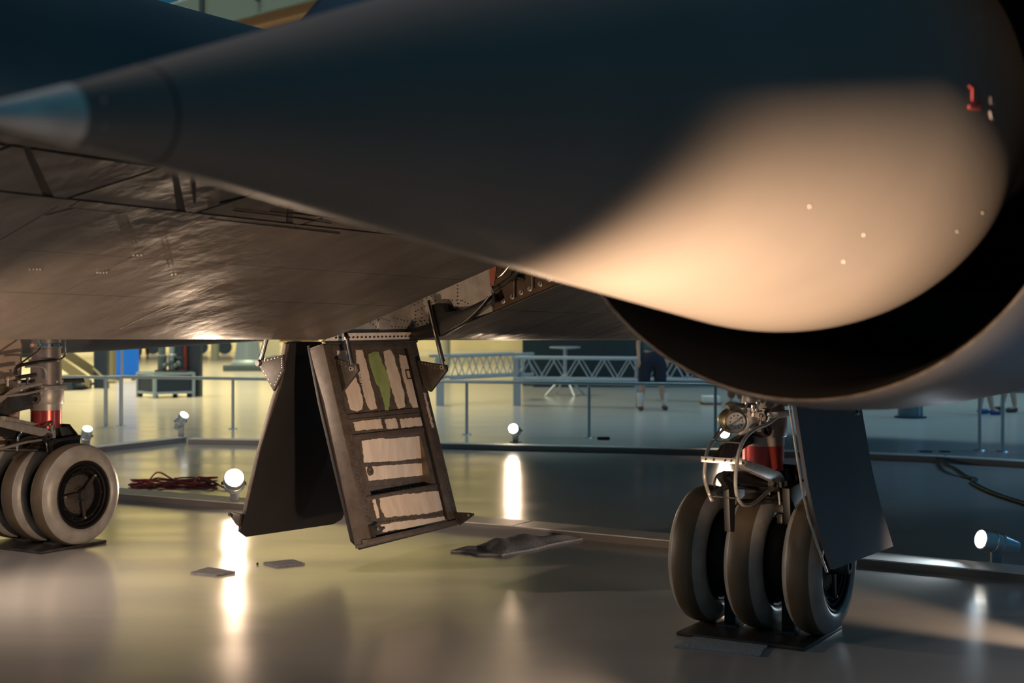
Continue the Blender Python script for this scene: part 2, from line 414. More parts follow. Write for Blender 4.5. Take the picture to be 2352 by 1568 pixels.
# rivets on the silver sheets
mb = MB()
def riv_plane(px, py, kind):
    if kind == 'in': p = latp(px, py, -.029); d = Vector((1, 0, 0))
    else: p = aftp(px, py, A1-.001); d = Vector((0, -1, 0))
    mb.cyl(p, p+d*.005, .0045, .003, 6)
def rline(x0, y0, x1, y1, n, k='aft'):
    for i in range(n):
        t = i/(n-1); riv_plane(x0+(x1-x0)*t, y0+(y1-y0)*t, k)
rline(1051, 655, 1051, 705, 7); rline(1058, 690, 1046, 712, 4); rline(1000, 690, 960, 712, 6); rline(990, 680, 952, 700, 5)
rline(1020, 688, 1048, 690, 4); rline(1022, 697, 1046, 704, 4); rline(1025, 708, 1044, 716, 4); rline(1062, 690, 1075, 697, 3)
rline(905, 742, 985, 735, 9); rline(900, 752, 980, 742, 9); rline(955, 715, 953, 740, 4); rline(970, 712, 968, 738, 4)
rline(868, 733, 895, 740, 5, 'in'); rline(872, 742, 896, 748, 5, 'in'); rline(850, 740, 870, 755, 4, 'in'); rline(905, 730, 935, 738, 5, 'in'); rline(900, 750, 938, 752, 6, 'in')
mb.build('rivet_rows', M['gun'], FUS, kind='stuff')
# patch plate with rivets on the inboard sheet
pp = [latp(x, y, -.026) for x, y in ((868, 738), (873, 731), (897, 738), (895, 760), (870, 762))]
MB().prism(pp, (.004, 0, 0)).build('patch_plate', M['silver'], FUS, smooth=0)
# round washers and stiffeners on the brown rear sheet
for x, y in ((1156, 691), (1177, 681), (1197, 671), (1217, 663), (1241, 652), (1262, 641), (1281, 633)):
    p = aftp(x, y, A1-.001)
    MB().lathe(p, (0, -1, 0), [(0, .017), (.004, .017), (.006, .010), (.004, .007), (.012, .006), (.012, 0)], 16).build('round_fastener', M['grey'], FUS)
for x0, y0, x1, y1 in ((1181, 638, 1180, 685), (1222, 615, 1222, 663), (1269, 600, 1268, 645)):
    MB().tube([aftp(x0, y0-14, A1-.02), aftp(x1, y1, A1-.02)], .005, 8, 1).build('stiffener', M['steel'], FUS)
# black curved trough with its raised mouth, plus hoses
pts = [(902, 766), (940, 757), (986, 742), (983, 712), (990, 700), (1004, 696), (1016, 699), (1024, 716), (1062, 712), (1120, 684), (1130, 676), (1138, 692), (1112, 702), (1060, 742), (1010, 772), (950, 782)]
MB().prism([aftp(x, y, A1-.09) for x, y in pts], (0, .07, 0)).build('black_trough', M['black'], FUS, bev=.004)
MB().tube([aftp(x, y, A1-.13) for x, y in ((1122, 682), (1100, 708), (1070, 735), (1030, 758))], .007, 8).build('trough_lip', M['gun'], FUS)
MB().tube([aftp(x, y, A1-.2) for x, y in ((1240, 575), (1200, 612), (1165, 645), (1135, 665))], .016, 10).build('hose', M['gun'], FUS)
MB().tube([aftp(x, y, A1-.25) for x, y in ((1185, 590), (1158, 625), (1145, 636), (1134, 640))], .0055, 8).build('pipe', M['chrome'], FUS)
MB().tube([aftp(x, y, A1-.2) for x, y in ((1128, 650), (1134, 680), (1132, 705))], .010, 8).build('hose', M['black'], FUS)
MB().tube([aftp(x, y, A1-.1) for x, y in ((1150, 655), (1180, 635), (1205, 640))], .014, 8).build('hose', M['black'], FUS)
MB().prism([aftp(x, y, A1-.28) for x, y in ((1123, 612), (1140, 612), (1134, 656), (1126, 656))], (0, .012, 0)).build('warning_tag', M['orange'], FUS, smooth=0)['label'] = 'orange-red tag'
MB().tube([aftp(x, y, A1-.28) for x, y in ((1127, 655), (1130, 664), (1134, 672))], .005, 6).build('tag_hook', M['steel'], FUS)
# --- wing root slabs
for s in (1, -1):
    mb = MB(); c0, c1 = 1.6*s, 3.2*s
    lo = [(c0, -1.0), (c1, -.2), (c1, 7), (c0, 9)]
    mb.prism([(c, a, 2.16) for c, a in lo], (0, 0, .16)); mb.build('wing_root', M['skin_top'], AIR, bev=.02)
# --- nacelles with inlet and spike
def W(p): return Vector(p)
AZ, DR = math.radians(35.5), math.radians(6.6)
def axis(az, dr):
    a = Vector((math.sin(az)*math.cos(dr), math.cos(az)*math.cos(dr), math.sin(dr)))
    return Vector((CA*a.x+SA*a.y, -SA*a.x+CA*a.y, a.z))
sa_, la_ = axis(AZ, DR), axis(math.radians(34.4), math.radians(5.8))
TIP = W2L((-.706, 1.787, 1.838)); LIP = W2L((.756, 3.836, 2.129))
def mir(v, s): return Vector((v.x*s, v.y, v.z))
def sprof(s):
    t = math.tan(math.radians(13.75)); s1, s2, k = 2.22, 2.62, .55
    Rm = t*s1+t*(s2-s1)/2
    if s < s1: return t*s
    if s < s2: return Rm-t*(s2-s)**2/(2*(s2-s1))
    return Rm-k*(s-s2)**2
def nacelle(s):
    tip, lip, sa, la = mir(TIP, s), mir(LIP, s), mir(sa_, s), mir(la_, s)
    body = Vector((0, 1, .012)).normalized()
    # loft from the toed-in lip circle to the straight engine body
    st = [(0, .79), (.06, .806), (.25, .83), (.6, .855), (1.1, .875), (1.8, .89), (3, .91), (4.5, .92), (6.5, .9), (8.5, .8), (10, .68)]
    N = 96; vs = []; fs = []
    def ring(x, r, inner=0):
        k = min(1, x/2.2); k = k*k*(3-2*k)
        ax = (la*(1-k)+body*k).normalized()
        cen = lip+(la*min(x, 1.0)*.0+Vector((0, 1, 0))*x)+Vector((0, 0, .02*x))+(la-Vector((0, la.y, la.z)))*(.35*min(x, 1.4))
        e1 = Vector((0, 0, 1)); e1 = (e1-ax*e1.dot(ax)).normalized(); e2 = ax.cross(e1)
        return [cen+(e1*math.cos(2*PI*i/N)+e2*math.sin(2*PI*i/N))*r for i in range(N)]
    rs = [ring(x, r) for x, r in st]; vs = [v for r in rs for v in r]
    fs = [(i*N+k, i*N+(k+1) % N, (i+1)*N+(k+1) % N, (i+1)*N+k) for i in range(len(rs)-1) for k in range(N)]
    fs.append(tuple((len(rs)-1)*N+k for k in range(N)))
    nac = MB().add(vs, fs).build('engine_nacelle', M['nacelle'], AIR, smooth=60)
    rs = [ring(.0, .79), ring(-.006, .786), ring(0, .781), ring(.08, .765), ring(.3, .745), ring(.8, .73), ring(2.2, .72)]
    vs = [v for r in rs[2:] for v in r]; fs = [(i*N+k, i*N+(k+1) % N, (i+1)*N+(k+1) % N, (i+1)*N+k) for i in range(len(rs)-3) for k in range(N)]
    fs.append(tuple((len(rs)-3)*N+k for k in range(N)))
    MB().add(vs, fs).build('inlet_duct', M['duct'], nac, smooth=60)
    vs = [v for r in rs[:3] for v in r]; fs = [(i*N+k, i*N+(k+1) % N, (i+1)*N+(k+1) % N, (i+1)*N+k) for i in range(2) for k in range(N)]
    MB().add(vs, fs).build('inlet_lip', M['lip'], nac, smooth=60)
    # spike
    ss = [.16, .4, .8]+[1.2+i*.1 for i in range(11)]+[2.25+i*.05 for i in range(20)]
    sp = MB().lathe(tip, sa, [(x, sprof(x)) for x in ss]+[(3.25, 0)], 128).build('inlet_spike', M['spike'], nac, smooth=60)
    MB().lathe(tip, sa, [(0, .004), (.02, .010), (.165, sprof(.165)+.0015), (.166, .02)], 40).build('spike_tip', M['silver'], nac)
    # seam ring and three screws behind the tip
    MB().lathe(tip, sa, [(.295, sprof(.295)-.002), (.295, sprof(.295)+.0006), (.299, sprof(.299)+.0006), (.299, sprof(.299)-.002)], 64).build('seam_ring', M['seam'], nac)
    MB().cyl(tip+sa*3.2, lip+Vector((0, 2.2, .05)), .30, .5, 32).build('centre_body', M['duct'], nac)
    return nac, sp
NAC, SPK = nacelle(1)
NAC2, _ = nacelle(-1)
def spike_pt(px, py, off=0):
    """point of the spike surface on the ray through (px, py)"""
    d = ray(px, py); t = 1.5; st = .01
    def f(t):
        p = CL+d*t-TIP; x = p.dot(sa_); return (p-sa_*x).length-(sprof(x) if 0 < x < 3.2 else -1)
    while t < 6 and f(t) > 0: t += st
    p = CL+d*t; q = p-TIP; x = q.dot(sa_); n = (q-sa_*x).normalized()
    return TIP+sa_*x+n*(sprof(x)+off), n
mb = MB()
for px, py in ((232, 236), (236, 288), (208, 330)):
    p, n = spike_pt(px, py); mb.cyl(p-n*.001, p+n*.002, .0028, .0022, 10)
for px, py in ((592, 441),):
    p, n = spike_pt(px, py-3); mb.cyl(p-n*.001, p+n*.003, .004, .003, 10)
for px, py in ((1857, 472), (2247, 42), (2196, 530), (2256, 488), (1982, 538), (1935, 598)):
    p, n = spike_pt(px, py); mb.cyl(p-n*.001, p+n*.002, .003, .002, 10)
mb.build('spike_screws', M['grey'], NAC, kind='stuff')
# stencilled letter on the spike: L in red, fainter marks behind it
def stencil(polys, m, name):
    mb = MB()
    for poly in polys:
        P = [spike_pt(x, y, .0022)[0] for x, y in poly]; Q = [spike_pt(x, y, -.004)[0] for x, y in poly]; n = len(P)
        mb.add(P+Q, [tuple(range(n))]+[(i, (i+1) % n, (i+1) % n+n, i+n) for i in range(n)])
    return mb.build(name, M[m], NAC, smooth=0)
stencil([[(2223, 197), (2240, 199), (2240, 204), (2223, 202)], [(2228, 201), (2238, 202), (2237, 216), (2228, 215)], [(2228, 215), (2237, 216), (2237, 230), (2228, 229)], [(2228, 229), (2237, 230), (2238, 244), (2228, 243)],
         [(2222, 242), (2237, 243), (2237, 251), (2222, 249)], [(2237, 243), (2246, 240), (2250, 244), (2249, 252), (2237, 251)], [(2245, 241), (2247, 226), (2252, 228), (2250, 246)]], 'lred', 'letter_l')['label'] = 'red letter L'
stencil([[(2271, 193), (2281, 193), (2278, 208), (2273, 207)], [(2272, 222), (2282, 223), (2280, 240), (2273, 238)], [(2271, 255), (2279, 256), (2278, 275), (2272, 272)]], 'faint', 'faded_lettering')
# tail fins canted inwards over the nacelles
f1, f2 = latp(640, 82, -3.75), latp(712, -10, -3.68)
sl = (f2.y-f1.y)/(f2.z-f1.z)
for s_ in (1, -1):
    pr = [Vector((-3.95*s_, f1.y+sl*(2.9-f1.z), 2.9)), Vector((-3.2*s_, f1.y+sl*(6.3-f1.z), 6.3)), Vector((-3.2*s_, f1.y+sl*(6.3-f1.z)+1.6, 6.35)), Vector((-3.95*s_, f1.y+4.4, 2.9))]
    MB().prism(pr, (.10*s_, 0, .02)).build('tail_fin', M['skin_top'], AIR, bev=.02)

# ------------------------------------------------------------------ bay doors
def jag(poly, amp, step, seed):
    rnd = random.Random(seed); out = []
    n = len(poly)
    for i in range(n):
        a = Vector(poly[i]); b = Vector(poly[(i+1) % n]); L = (b-a).length; k = max(1, int(L/step)); d = (b-a)/max(L, 1e-6); nn = Vector((-d.y, d.x))
        for j in range(k):
            t = j/k; out.append(a+(b-a)*t+nn*(rnd.uniform(-amp, amp) if j else 0))
    return out
def make_door_near():
    H0 = Vector((0, 0, zb(0, 0)-.005)); B0 = Vector((.345, 0, .27))
    dv = (B0-H0); Lv = dv.length; dv.normalize()          # down the door
    da = Vector((0, 1, 0)); nn = Vector((-dv.z, 0, dv.x))  # outward (towards camera side)
    if nn.x < 0: nn = -nn
    W0, W1 = A0-.0, A1-.02
    P = lambda a, v, n=0: Vector((H0.x, a, H0.z))+dv*v+nn*n
    def dp(px, py, n=0):
        q = onplane(px, py, H0+nn*n, nn); return q.y, (q-H0).dot(dv)
    cr = lambda X, Y: (500+X/2.903, 740+Y/2.903)
    TH = .085
    # recess rectangle
    ra0, rv0 = dp(*cr(955, 775)); ra1, rv1 = dp(*cr(1440, 1075))
    ra0 -= .01
    mb = MB()
    def slab(a0, a1, v0, v1, n0, n1): mb.prism([P(a0, v0, n0), P(a1, v0, n0), P(a1, v1, n0), P(a0, v1, n0)], nn*(n1-n0))
    door = None
    # outer skin (slightly larger, black) and inner sheet round the recess
    mb = MB(); ofs = -TH-.02
    mb.prism([P(W0-.0, .0, ofs), P(W1+.01, .0, ofs), P(W1+.02, Lv-.09, ofs), P(W1-.04, Lv+.0, ofs), P(W0+.05, Lv+.01, ofs), P(W0-.01, Lv-.05, ofs), P(W0-.02, .35, ofs)], nn*.02)
    door = mb.build('wheel_bay_door', M['door_skin'], AIR, bev=.003)
    def part(name, m, **k):
        return mb.build(name, M[m], door, **k)
    mb = MB(); n0, n1 = -TH, -.012
    slab(W0, ra0, 0.02, Lv, n0, n1); slab(ra1, W1, .02, Lv, n0, n1)
    slab(ra0, ra1, .02, rv0, n0, n1); slab(ra0, ra1, rv1, Lv, n0, n1)
    part('inner_sheet', 'door_in', smooth=0)
    # side rails (raised), bottom rail, top rail
    def rail(a0, v0, a1, v1, wd, n0, n1, name='edge_rail', m='door_in'):
        nonlocal mb
        mb = MB(); mb.prism([P(a0, v0, n0), P(a0+wd, v0, n0), P(a1+wd, v1, n0), P(a1, v1, n0)], nn*(n1-n0)); return part(name, m, bev=.003)
    rail(W0, .02, W0, Lv-.01, .085, -.012, .012); rail(W1-.10, .02, W1-.10, Lv-.04, .10, -.012, .008)
    rail(W0-.005, .03, W0-.005, Lv-.02, .03, -TH, .020, 'edge_rail')
    mb = MB(); slab(W0-.02, W1, Lv-.035, Lv-.005, -.012, .03); part('edge_rail', 'door_in', bev=.003)
    mb = MB(); slab(W0, W1, .02, .06, -.012, .0); part('edge_rail', 'door_in', bev=.003)
    # dark channels beside the side rails
    mb = MB(); slab(W0+.085, W0+.10, .03, Lv-.05, -.012, -.008); part('dark_channel', 'black', smooth=0)
    mb = MB(); slab(W1-.125, W1-.10, .03, Lv-.05, -.012, -.008); part('dark_channel', 'black', smooth=0)
    # cross ribs
    for x0, y0, x1, y1, wd in ((895, 600, 1385, 575, 30), (905, 632, 1390, 606, 8), (915, 735, 1405, 705, 30), (1010, 1135, 1500, 1090, 26)):
        a0, v0 = dp(*cr(x0, y0)); a1, v1 = dp(*cr(x1, y1)); wv = wd/2.903/380
        vm = (v0+v1)/2
        mb = MB(); slab(W0+.105, W1-.13, vm, vm+wv, -.012, -.002); part('cross_rib', 'door_in', bev=.002)
    # recess: back plate leans, ledge and cheeks
    dpt = -TH+.008
    RT, RB = P(0, rv0, -.020), P(0, rv1, -.082); d2 = (RB-RT); n2 = Vector((-d2.z, 0, d2.x)).normalized()
    if n2.x < 0: n2 = -n2
    mb = MB(); mb.prism([RT+da*ra0, RT+da*ra1, RB+da*ra1, RB+da*ra0], n2*-.006); part('recess_back', 'door_in', smooth=0)
    def patch2(poly, m, seed, amp):
        nonlocal mb
        pts = [onplane(500+X/2.903, 740+Y/2.903, RT+n2*.0006, n2) for X, Y in jag(poly, amp, 13, seed)]
        mb = MB(); mb.prism(pts, n2*.0016); return part('bare_metal_patch', m, smooth=0)
    # bare metal patches, jagged round the edges
    def patch(poly, m, seed, n=-.011, name='bare_metal_patch', amp=3.5, shrink=1):
        nonlocal mb
        pj = jag(poly, amp, 13, seed); pts = []
        for X, Y in pj:
            a, v = dp(*cr(X, Y), n); pts.append(P(a, v, n))
        mb = MB(); mb.prism(pts, nn*.0016)
        return part(name, m, smooth=0)
    patch([(790, 183), (845, 178), (872, 215), (905, 330), (945, 430), (968, 520), (962, 580), (930, 595), (885, 580), (855, 470), (820, 300)], 'bare', 1)
    patch([(918, 182), (958, 180), (985, 250), (1020, 400), (1062, 575), (1015, 582), (985, 525), (945, 380), (925, 290)], 'bare', 2)
    patch([(1002, 215), (1040, 195), (1072, 198), (1100, 280), (1128, 330), (1150, 420), (1148, 500), (1140, 585), (1118, 590), (1102, 520), (1082, 450), (1045, 380), (1008, 262)], 'green', 3)['label'] = 'bright green primer patch'
    patch([(1104, 195), (1150, 182), (1170, 215), (1205, 330), (1245, 480), (1248, 565), (1205, 578), (1180, 515), (1150, 420), (1120, 290)], 'bare', 4)
    patch([(1208, 215), (1262, 222), (1300, 330), (1352, 520), (1355, 572), (1300, 572), (1275, 520), (1245, 400), (1215, 270)], 'bare', 5)
    patch([(903, 665), (1085, 642), (1100, 708), (918, 722)], 'bare', 6)
    patch([(1113, 648), (1188, 640), (1205, 704), (1128, 709)], 'bare', 7)
    patch([(1212, 645), (1372, 630), (1392, 685), (1225, 703)], 'bare', 8)
    patch2([(960, 790), (1100, 770), (1125, 778), (1380, 755), (1396, 900), (1180, 925), (975, 935)], 'bare', 9, 2)
    patch2([(985, 965), (1100, 955), (1394, 935), (1398, 1016), (1008, 1056)], 'bare', 10, 2)
    patch([(1080, 1165), (1200, 1150), (1500, 1122), (1535, 1240), (1400, 1275), (1120, 1300), (1085, 1240)], 'bare', 11)
    patch([(1028, 1170), (1050, 1175), (1080, 1300), (1060, 1310)], 'bare', 12)
    patch([(1085, 1350), (1200, 1330), (1548, 1288), (1558, 1335), (1300, 1365), (1100, 1398)], 'bare', 13)
    # strip along the right side
    patch([(1370, 470), (1385, 470), (1440, 700), (1428, 705)], 'bare', 14, .009)
    # drain hole boss in recess and square latch ring
    p = onplane(*cr(1012, 990), RT, n2)
    mb = MB(); mb.lathe(p, nn, [(-.004, .030), (.010, .028), (.010, .010), (.003, .008), (.003, 0)], 20); part('drain_boss', 'door_in')
    a, v = dp(*cr(1278, 345)); mb = MB()
    for (aa, vv, sa2, sv2) in ((-.022, 0, .007, .06), (.022, 0, .007, .06), (0, -.028, .05, .007), (0, .028, .05, .007)):
        slab(a+aa-sa2/2, a+aa+sa2/2, v+vv-sv2/2, v+vv+sv2/2, -.012, -.004)
    part('latch_ring', 'bracket', bev=.001)
    a, v = dp(*cr(985, 380)); mb = MB()
    q0 = dp(*cr(982, 175)); q1 = dp(*cr(1080, 595))
    mb.prism([P(q0[0], q0[1], -.012), P(q0[0]+.014, q0[1], -.012), P(q1[0]+.014, q1[1], -.012), P(q1[0], q1[1], -.012)], nn*.008); part('stringer', 'door_in')
    # rivets
    mb = MB()
    def rv(a, v, n, r=.0042): p = P(a, v, n); mb.cyl(p, p+nn*.003, r, r*.6, 6)
    for i in range(46):
        v = .05+i*(Lv-.09)/46
        rv(W0+.045, v, .012); rv(W0+.060, v+.010, .012) if i % 2 else None
        rv(W1-.045, v, .008); rv(W1-.03, v+.01, .008) if i % 2 else None
    for (x0, y0, x1, y1, k) in ((780, 150, 1320, 135, 30), (900, 612, 1370, 588, 24), (940, 745, 1380, 722, 24), (985, 945, 1385, 908, 22), (1030, 1125, 1480, 1085, 24), (1070, 1335, 1530, 1272, 24), (1090, 1420, 1550, 1352, 24), (950, 350, 975, 540, 11), (1215, 300, 1260, 540, 13), (1190, 640, 1210, 700, 4), (1102, 645, 1112, 700, 4)):
        for i in range(k):
            t = i/(k-1); n_ = -.004
            if 900 < y0 < 960:
                p = onplane(*cr(x0+(x1-x0)*t, y0+(y1-y0)*t), RT+n2*.001, n2); mb.cyl(p, p+n2*.003, .0036, .002, 6); continue
            a, v = dp(*cr(x0+(x1-x0)*t, y0+(y1-y0)*t), n_); rv(a, v, n_, .0036)
    part('rivet_rows', 'seam', kind='stuff')
    # hinge rail: pale, with holes
    z0 = H0.z
    mb = MB(); mb.prism([(.006, W0+.02, z0-.005), (.006, W1-.01, z0-.005), (.020, W1-.05, z0+.045), (.020, W0+.11, z0+.045)], (-.02, 0, .0)); part('hinge_rail', 'bare', smooth=0)
    mb = MB(); mb.cyl((.016, W0+.02, z0-.014), (.016, W1, z0-.014), .010, None, 10); part('hinge_rod', 'gun')
    mb = MB()
    for i in range(19):
        a = W0+.13+i*.042; mb.cyl((.012, a, z0+.018), (.022, a, z0+.020), .0055, None, 8)
    part('hinge_rivets', 'seam', kind='stuff')
    # brackets
    def bracket(pts, a, th, boss, m='bracket'):
        nonlocal mb
        mb = MB(); q = [aftp(x, y, a) for x, y in pts]; mb.prism(q, (0, th, 0)); part('triangular_bracket', m, bev=.002)
        for dx in (0,):
            b = aftp(boss[0], boss[1], a)
            mb = MB(); mb.lathe(b+Vector((0, -.012, 0)), (0, 1, 0), [(0, .006), (-.0, .013), (.006, .015), (.04+th, .015), (.045+th, .008), (.045+th, 0)], 20); part('clevis_bolt', 'grey')
        mb = MB()
        for i in range(3):
            pa, pb = q[i], q[(i+1) % 3]; cen = sum(q, Vector())/len(q)
            for k in range(1, 8):
                p = pa+(pb-pa)*(k/8); p = p+(cen-p)*.14; mb.cyl(p, p+Vector((0, -.0025, 0)), .0028, None, 6)
        part('bracket_rivets', 'steel', kind='stuff')
    bracket([(748, 818), (820, 836), (822, 852), (781, 906)], A0+.10, .022, (808, 846))
    bracket([(958, 828), (1022, 838), (1026, 850), (988, 900), (975, 892)], A1-.12, .022, (1016, 843))
    def small(pts, a, boss):
        nonlocal mb
        mb = MB(); mb.prism([aftp(x, y, a) for x, y in pts], (0, .02, 0)); part('latch_bracket', 'bracket', bev=.002)
        b = aftp(boss[0], boss[1], a); mb = MB(); mb.cyl(b+Vector((0, -.012, 0)), b+Vector((0, .045, 0)), .009, None, 14); part('latch_pin', 'chrome')
    small([(838, 1204), (874, 1210), (876, 1218), (846, 1238)], A0+.035, (871, 1214))
    small([(1042, 1176), (1079, 1178), (1082, 1186), (1054, 1206)], A1-.06, (1078, 1183))
    # rods
    def rod(p, q):
        nonlocal mb
        mb = MB(); m_ = p+(q-p)*.86; mb.lathe(p, q-p, [(0, 0), (0, .015), ((m_-p).length, .015), ((m_-p).length, .018), ((m_-p).length+.02, .018), ((m_-p).length+.02, .010), ((q-p).length, .010), ((q-p).length, 0)], 20)
        part('actuator_rod', 'chrome')
    rod(aftp(786, 725, A0+.11), aftp(810, 846, A0+.11)); rod(aftp(984, 690, A1-.11), aftp(1020, 846, A1-.11))
    return door
make_door_near()
def make_door_far():
    cr = lambda X, Y: (500+X/2.903, 740+Y/2.903)
    H0 = Vector((-.245, 0, 1.455)); dv = Vector((-.36, 0, -1.21)); Lv = dv.length; dv.normalize()
    nn = Vector((-dv.z, 0, dv.x));
    if nn.x < 0: nn = -nn
    P = lambda a, v, n=0: Vector((H0.x, a, H0.z))+dv*v+nn*n
    def dp(px, py, n=0):
        q = onplane(px, py, H0+nn*n, nn); return q.y, (q-H0).dot(dv)
    out = [(665, 786), (740, 786), (760, 850), (815, 1100), (797, 1165), (786, 1192), (766, 1204), (566, 1233), (551, 1222), (570, 1160), (600, 1030), (632, 930), (652, 870)]
    pts = [P(*dp(x, y)) for x, y in out]
    mb = MB(); mb.prism(pts, nn*-.02); d = mb.build('wheel_bay_door', M['door_skin'], AIR, bev=.003)
    # brown edge frame along the front
    ed = [(665, 786), (656, 862), (634, 930), (601, 1035), (571, 1160), (553, 1222), (547, 1212), (560, 1160), (590, 1030), (620, 925), (640, 862), (650, 786)]
    f = [P(*dp(x, y, -.03), -.03) for x, y in ed]
    MB().prism(f, nn*.026).build('edge_rail', M['door_in'], d, bev=.002)
    a0 = f[2].y
    for pp, a, nm in (([(590, 832), (597, 828), (650, 814), (652, 850), (628, 898)], A0-.02, 'triangular_bracket'), ([(526, 1179), (530, 1176), (552, 1180), (548, 1210), (541, 1204)], A0-.05, 'latch_bracket')):
        q = [aftp(x, y, a) for x, y in pp]; MB().prism(q, (0, .02, 0)).build(nm, M['bracket'], d, bev=.002)
        b = q[0]+Vector((.012, 0, -.004)); s_ = 1 if nm[0] == 't' else .6
        MB().lathe(b+Vector((0, -.012, 0)), (0, 1, 0), [(0, 0), (0, .007*s_), (0, .017*s_), (.012, .019*s_), (.05, .019*s_), (.05, 0)], 18).build('clevis_bolt', M['gun'], d)
        if nm[0] == 't':
            mb = MB(); cen = sum(q, Vector())/len(q)
            for i in range(5):
                for k in range(1, 6):
                    p = q[i]+(q[(i+1) % 5]-q[i])*(k/6); p = p+(cen-p)*.14; mb.cyl(p, p+Vector((0, -.0025, 0)), .0028, None, 6)
            mb.build('bracket_rivets', M['steel'], d, kind='stuff')
    p, q = aftp(618, 750, A0), aftp(599, 828, A0)
    MB().lathe(p, q-p, [(0, 0), (0, .016), ((q-p).length*.88, .016), ((q-p).length*.88, .019), ((q-p).length*.95, .019), ((q-p).length, .009), ((q-p).length, 0)], 18).build('actuator_rod', M['chrome'], d)
make_door_far()

# ------------------------------------------------------------------ landing gear (built at lateral G0, then copied across)
G0 = 2.65; GC = G0
WR = .35; WZ = .368
def make_wheel(parent, x, s=1):
    prof = [(.035, .232), (.075, .236), (.090, .245), (.096, .262), (.094, .285), (.086, .308), (.07, .328), (.045, .342), (.02, .349), (0, .350)]
    full = prof+[(-a, r) for a, r in prof[-2::-1]]
    cen = Vector((x, 0, WZ))
    t = MB().lathe(cen, (1, 0, 0), full, 72).build('tyre', M['tyre'], parent, smooth=60)
    t.data.materials.append(M['sidewall'])
    for p in t.data.polygons:
        c = p.center-cen; rr = math.hypot(c.y, c.z)
        if rr < .334 : p.material_index = 1
    # rim: stepped black rings, dished disc
    MB().lathe(cen, (1, 0, 0), [(-.085, .236), (-.06, .225), (-.05, .12), (.03, .12), (.055, .185), (.07, .19), (.072, .197), (.060, .201), (.060, .208), (.078, .211), (.080, .219), (.070, .223), (.070, .228), (.088, .233), (.090, .240), (.080, .246)], 64).build('wheel_rim', M['rim'], parent, smooth=30)
    return cen
def make_gear():
    org = Vector((G0, 0, 0))
    # strut body: upper cylinder, collar
    mb = MB(); mb.lathe((G0, 0, .70), (0, 0, 1), [(0, 0), (0, .075), (.06, .082), (.115, .09), (.12, 0)], 32)
    g = mb.build('main_landing_gear', M['gun'], AIR, origin=org)
    def part(mb, name, m, **k): return mb.build(name, M[m], g, origin=None, **k) if False else _p(mb, name, m, g, org, **k)
    # everything below is written in aircraft coordinates and shifted by org
    S = lambda mb, name, m, **k: _p(mb, name, m, g, org, **k)
    S(MB().lathe((G0, 0, .815), (0, 0, 1), [(0, 0), (0, .105), (.125, .105), (.125, 0)], 48), 'red_piston', 'red')
    S(MB().lathe((G0, 0, .94), (0, 0, 1), [(0, .0), (0, .107), (.05, .107), (.055, .10), (.055, 0)], 48), 'seal_ring', 'grey')
    S(MB().lathe((G0, 0, .985), (0, 0, 1), [(0, 0), (0, .117), (.005, .12), (.125, .12), (.13, .117), (.13, .0)], 48), 'clamp_collar', 'grey')
    S(MB().lathe((G0, 0, 1.11), (0, 0, 1), [(0, 0), (0, .108), (.18, .104), (.182, .099), (.26, .099), (.262, .106), (.285, .106), (.287, .098), (1.05, .1), (1.05, 0)], 40), 'upper_cylinder', 'strut')
    S(MB().box((G0, -.02, 1.10), (.25, .20, .03)), 'clamp_flange', 'steel', bev=.004)
    # boss with hollow pin facing out
    S(MB().lathe((G0+.04, -.13, 1.025), (.75, -.66, 0), [(-.06, .038), (.0, .038), (0, .032), (.055, .03), (.055, .018), (.02, .016), (.02, 0)], 24), 'hollow_pin', 'gun')
    # axle beam, brake stack, lower fork
    S(MB().cyl((G0-.42, 0, WZ), (G0+.40, 0, WZ), .045, None, 20), 'axle', 'gun')
    S(MB().prism([(G0-.07, -.09, .82), (G0-.07, .10, .82), (G0-.07, .07, .50), (G0-.07, .05, WZ), (G0-.07, -.05, WZ), (G0-.07, -.07, .5)], (.14, 0, 0)), 'fork', 'black', bev=.01)
    for sx in (-.155, .155):
        S(MB().prism([(G0+sx-.02, -.10, .74), (G0+sx-.02, .16, .76), (G0+sx-.02, .10, .4), (G0+sx-.02, -.06, .4)], (.04, 0, 0)), 'fork_arm', 'black', bev=.006)
    # rear hood of the fork (dark curved shell at the right of the leg)
    S(MB().grid(lambda u, v: Vector((G0-.05+.20*v, .07+.11*math.sin(PI*.5*min(1, u*1.2+.05)), .84-.22*u)), 12, 4), 'rear_hood', 'black')
    S(MB().prism([(G0+.09, .02, .82), (G0+.09, .13, .82), (G0+.09, .19, .76), (G0+.09, .20, .62), (G0+.09, .14, .62), (G0+.09, .07, .70)], (.02, 0, 0)), 'hood_plate', 'gun', bev=.003)
    # torque links, forward side
    L = lambda x, y, c: latp(x, y, G0+c)
    S(MB().prism([L(x, y, .10) for x, y in ((1692, 1066), (1706, 1057), (1740, 1068), (1778, 1083), (1788, 1098), (1770, 1108), (1735, 1092), (1700, 1076))], (.035, 0, 0)), 'torque_link', 'steel', bev=.003)['label'] = 'bright steel torque link'
    S(MB().prism([L(x, y, -.04) for x, y in ((1634, 1052), (1655, 1022), (1690, 1000), (1745, 984), (1745, 1006), (1704, 1024), (1668, 1052))], (.03, 0, 0)), 'torque_link', 'gun', bev=.005)
    S(MB().prism([L(x, y, .02) for x, y in ((1648, 1094), (1662, 1082), (1700, 1080), (1776, 1100), (1778, 1122), (1690, 1112), (1660, 1106))], (.06, 0, 0)), 'fork_front', 'black', bev=.006)
    S(MB().cyl((G0-.09, -.10, .765), (G0+.13, -.10, .765), .045, None, 22), 'link_pivot', 'black')
    S(MB().lathe((G0+.13, -.10, .765), (1, 0, 0), [(0, .028), (.012, .028), (.012, .012), (0, .010), (0, 0)], 6), 'pivot_nut', 'gun', smooth=0)
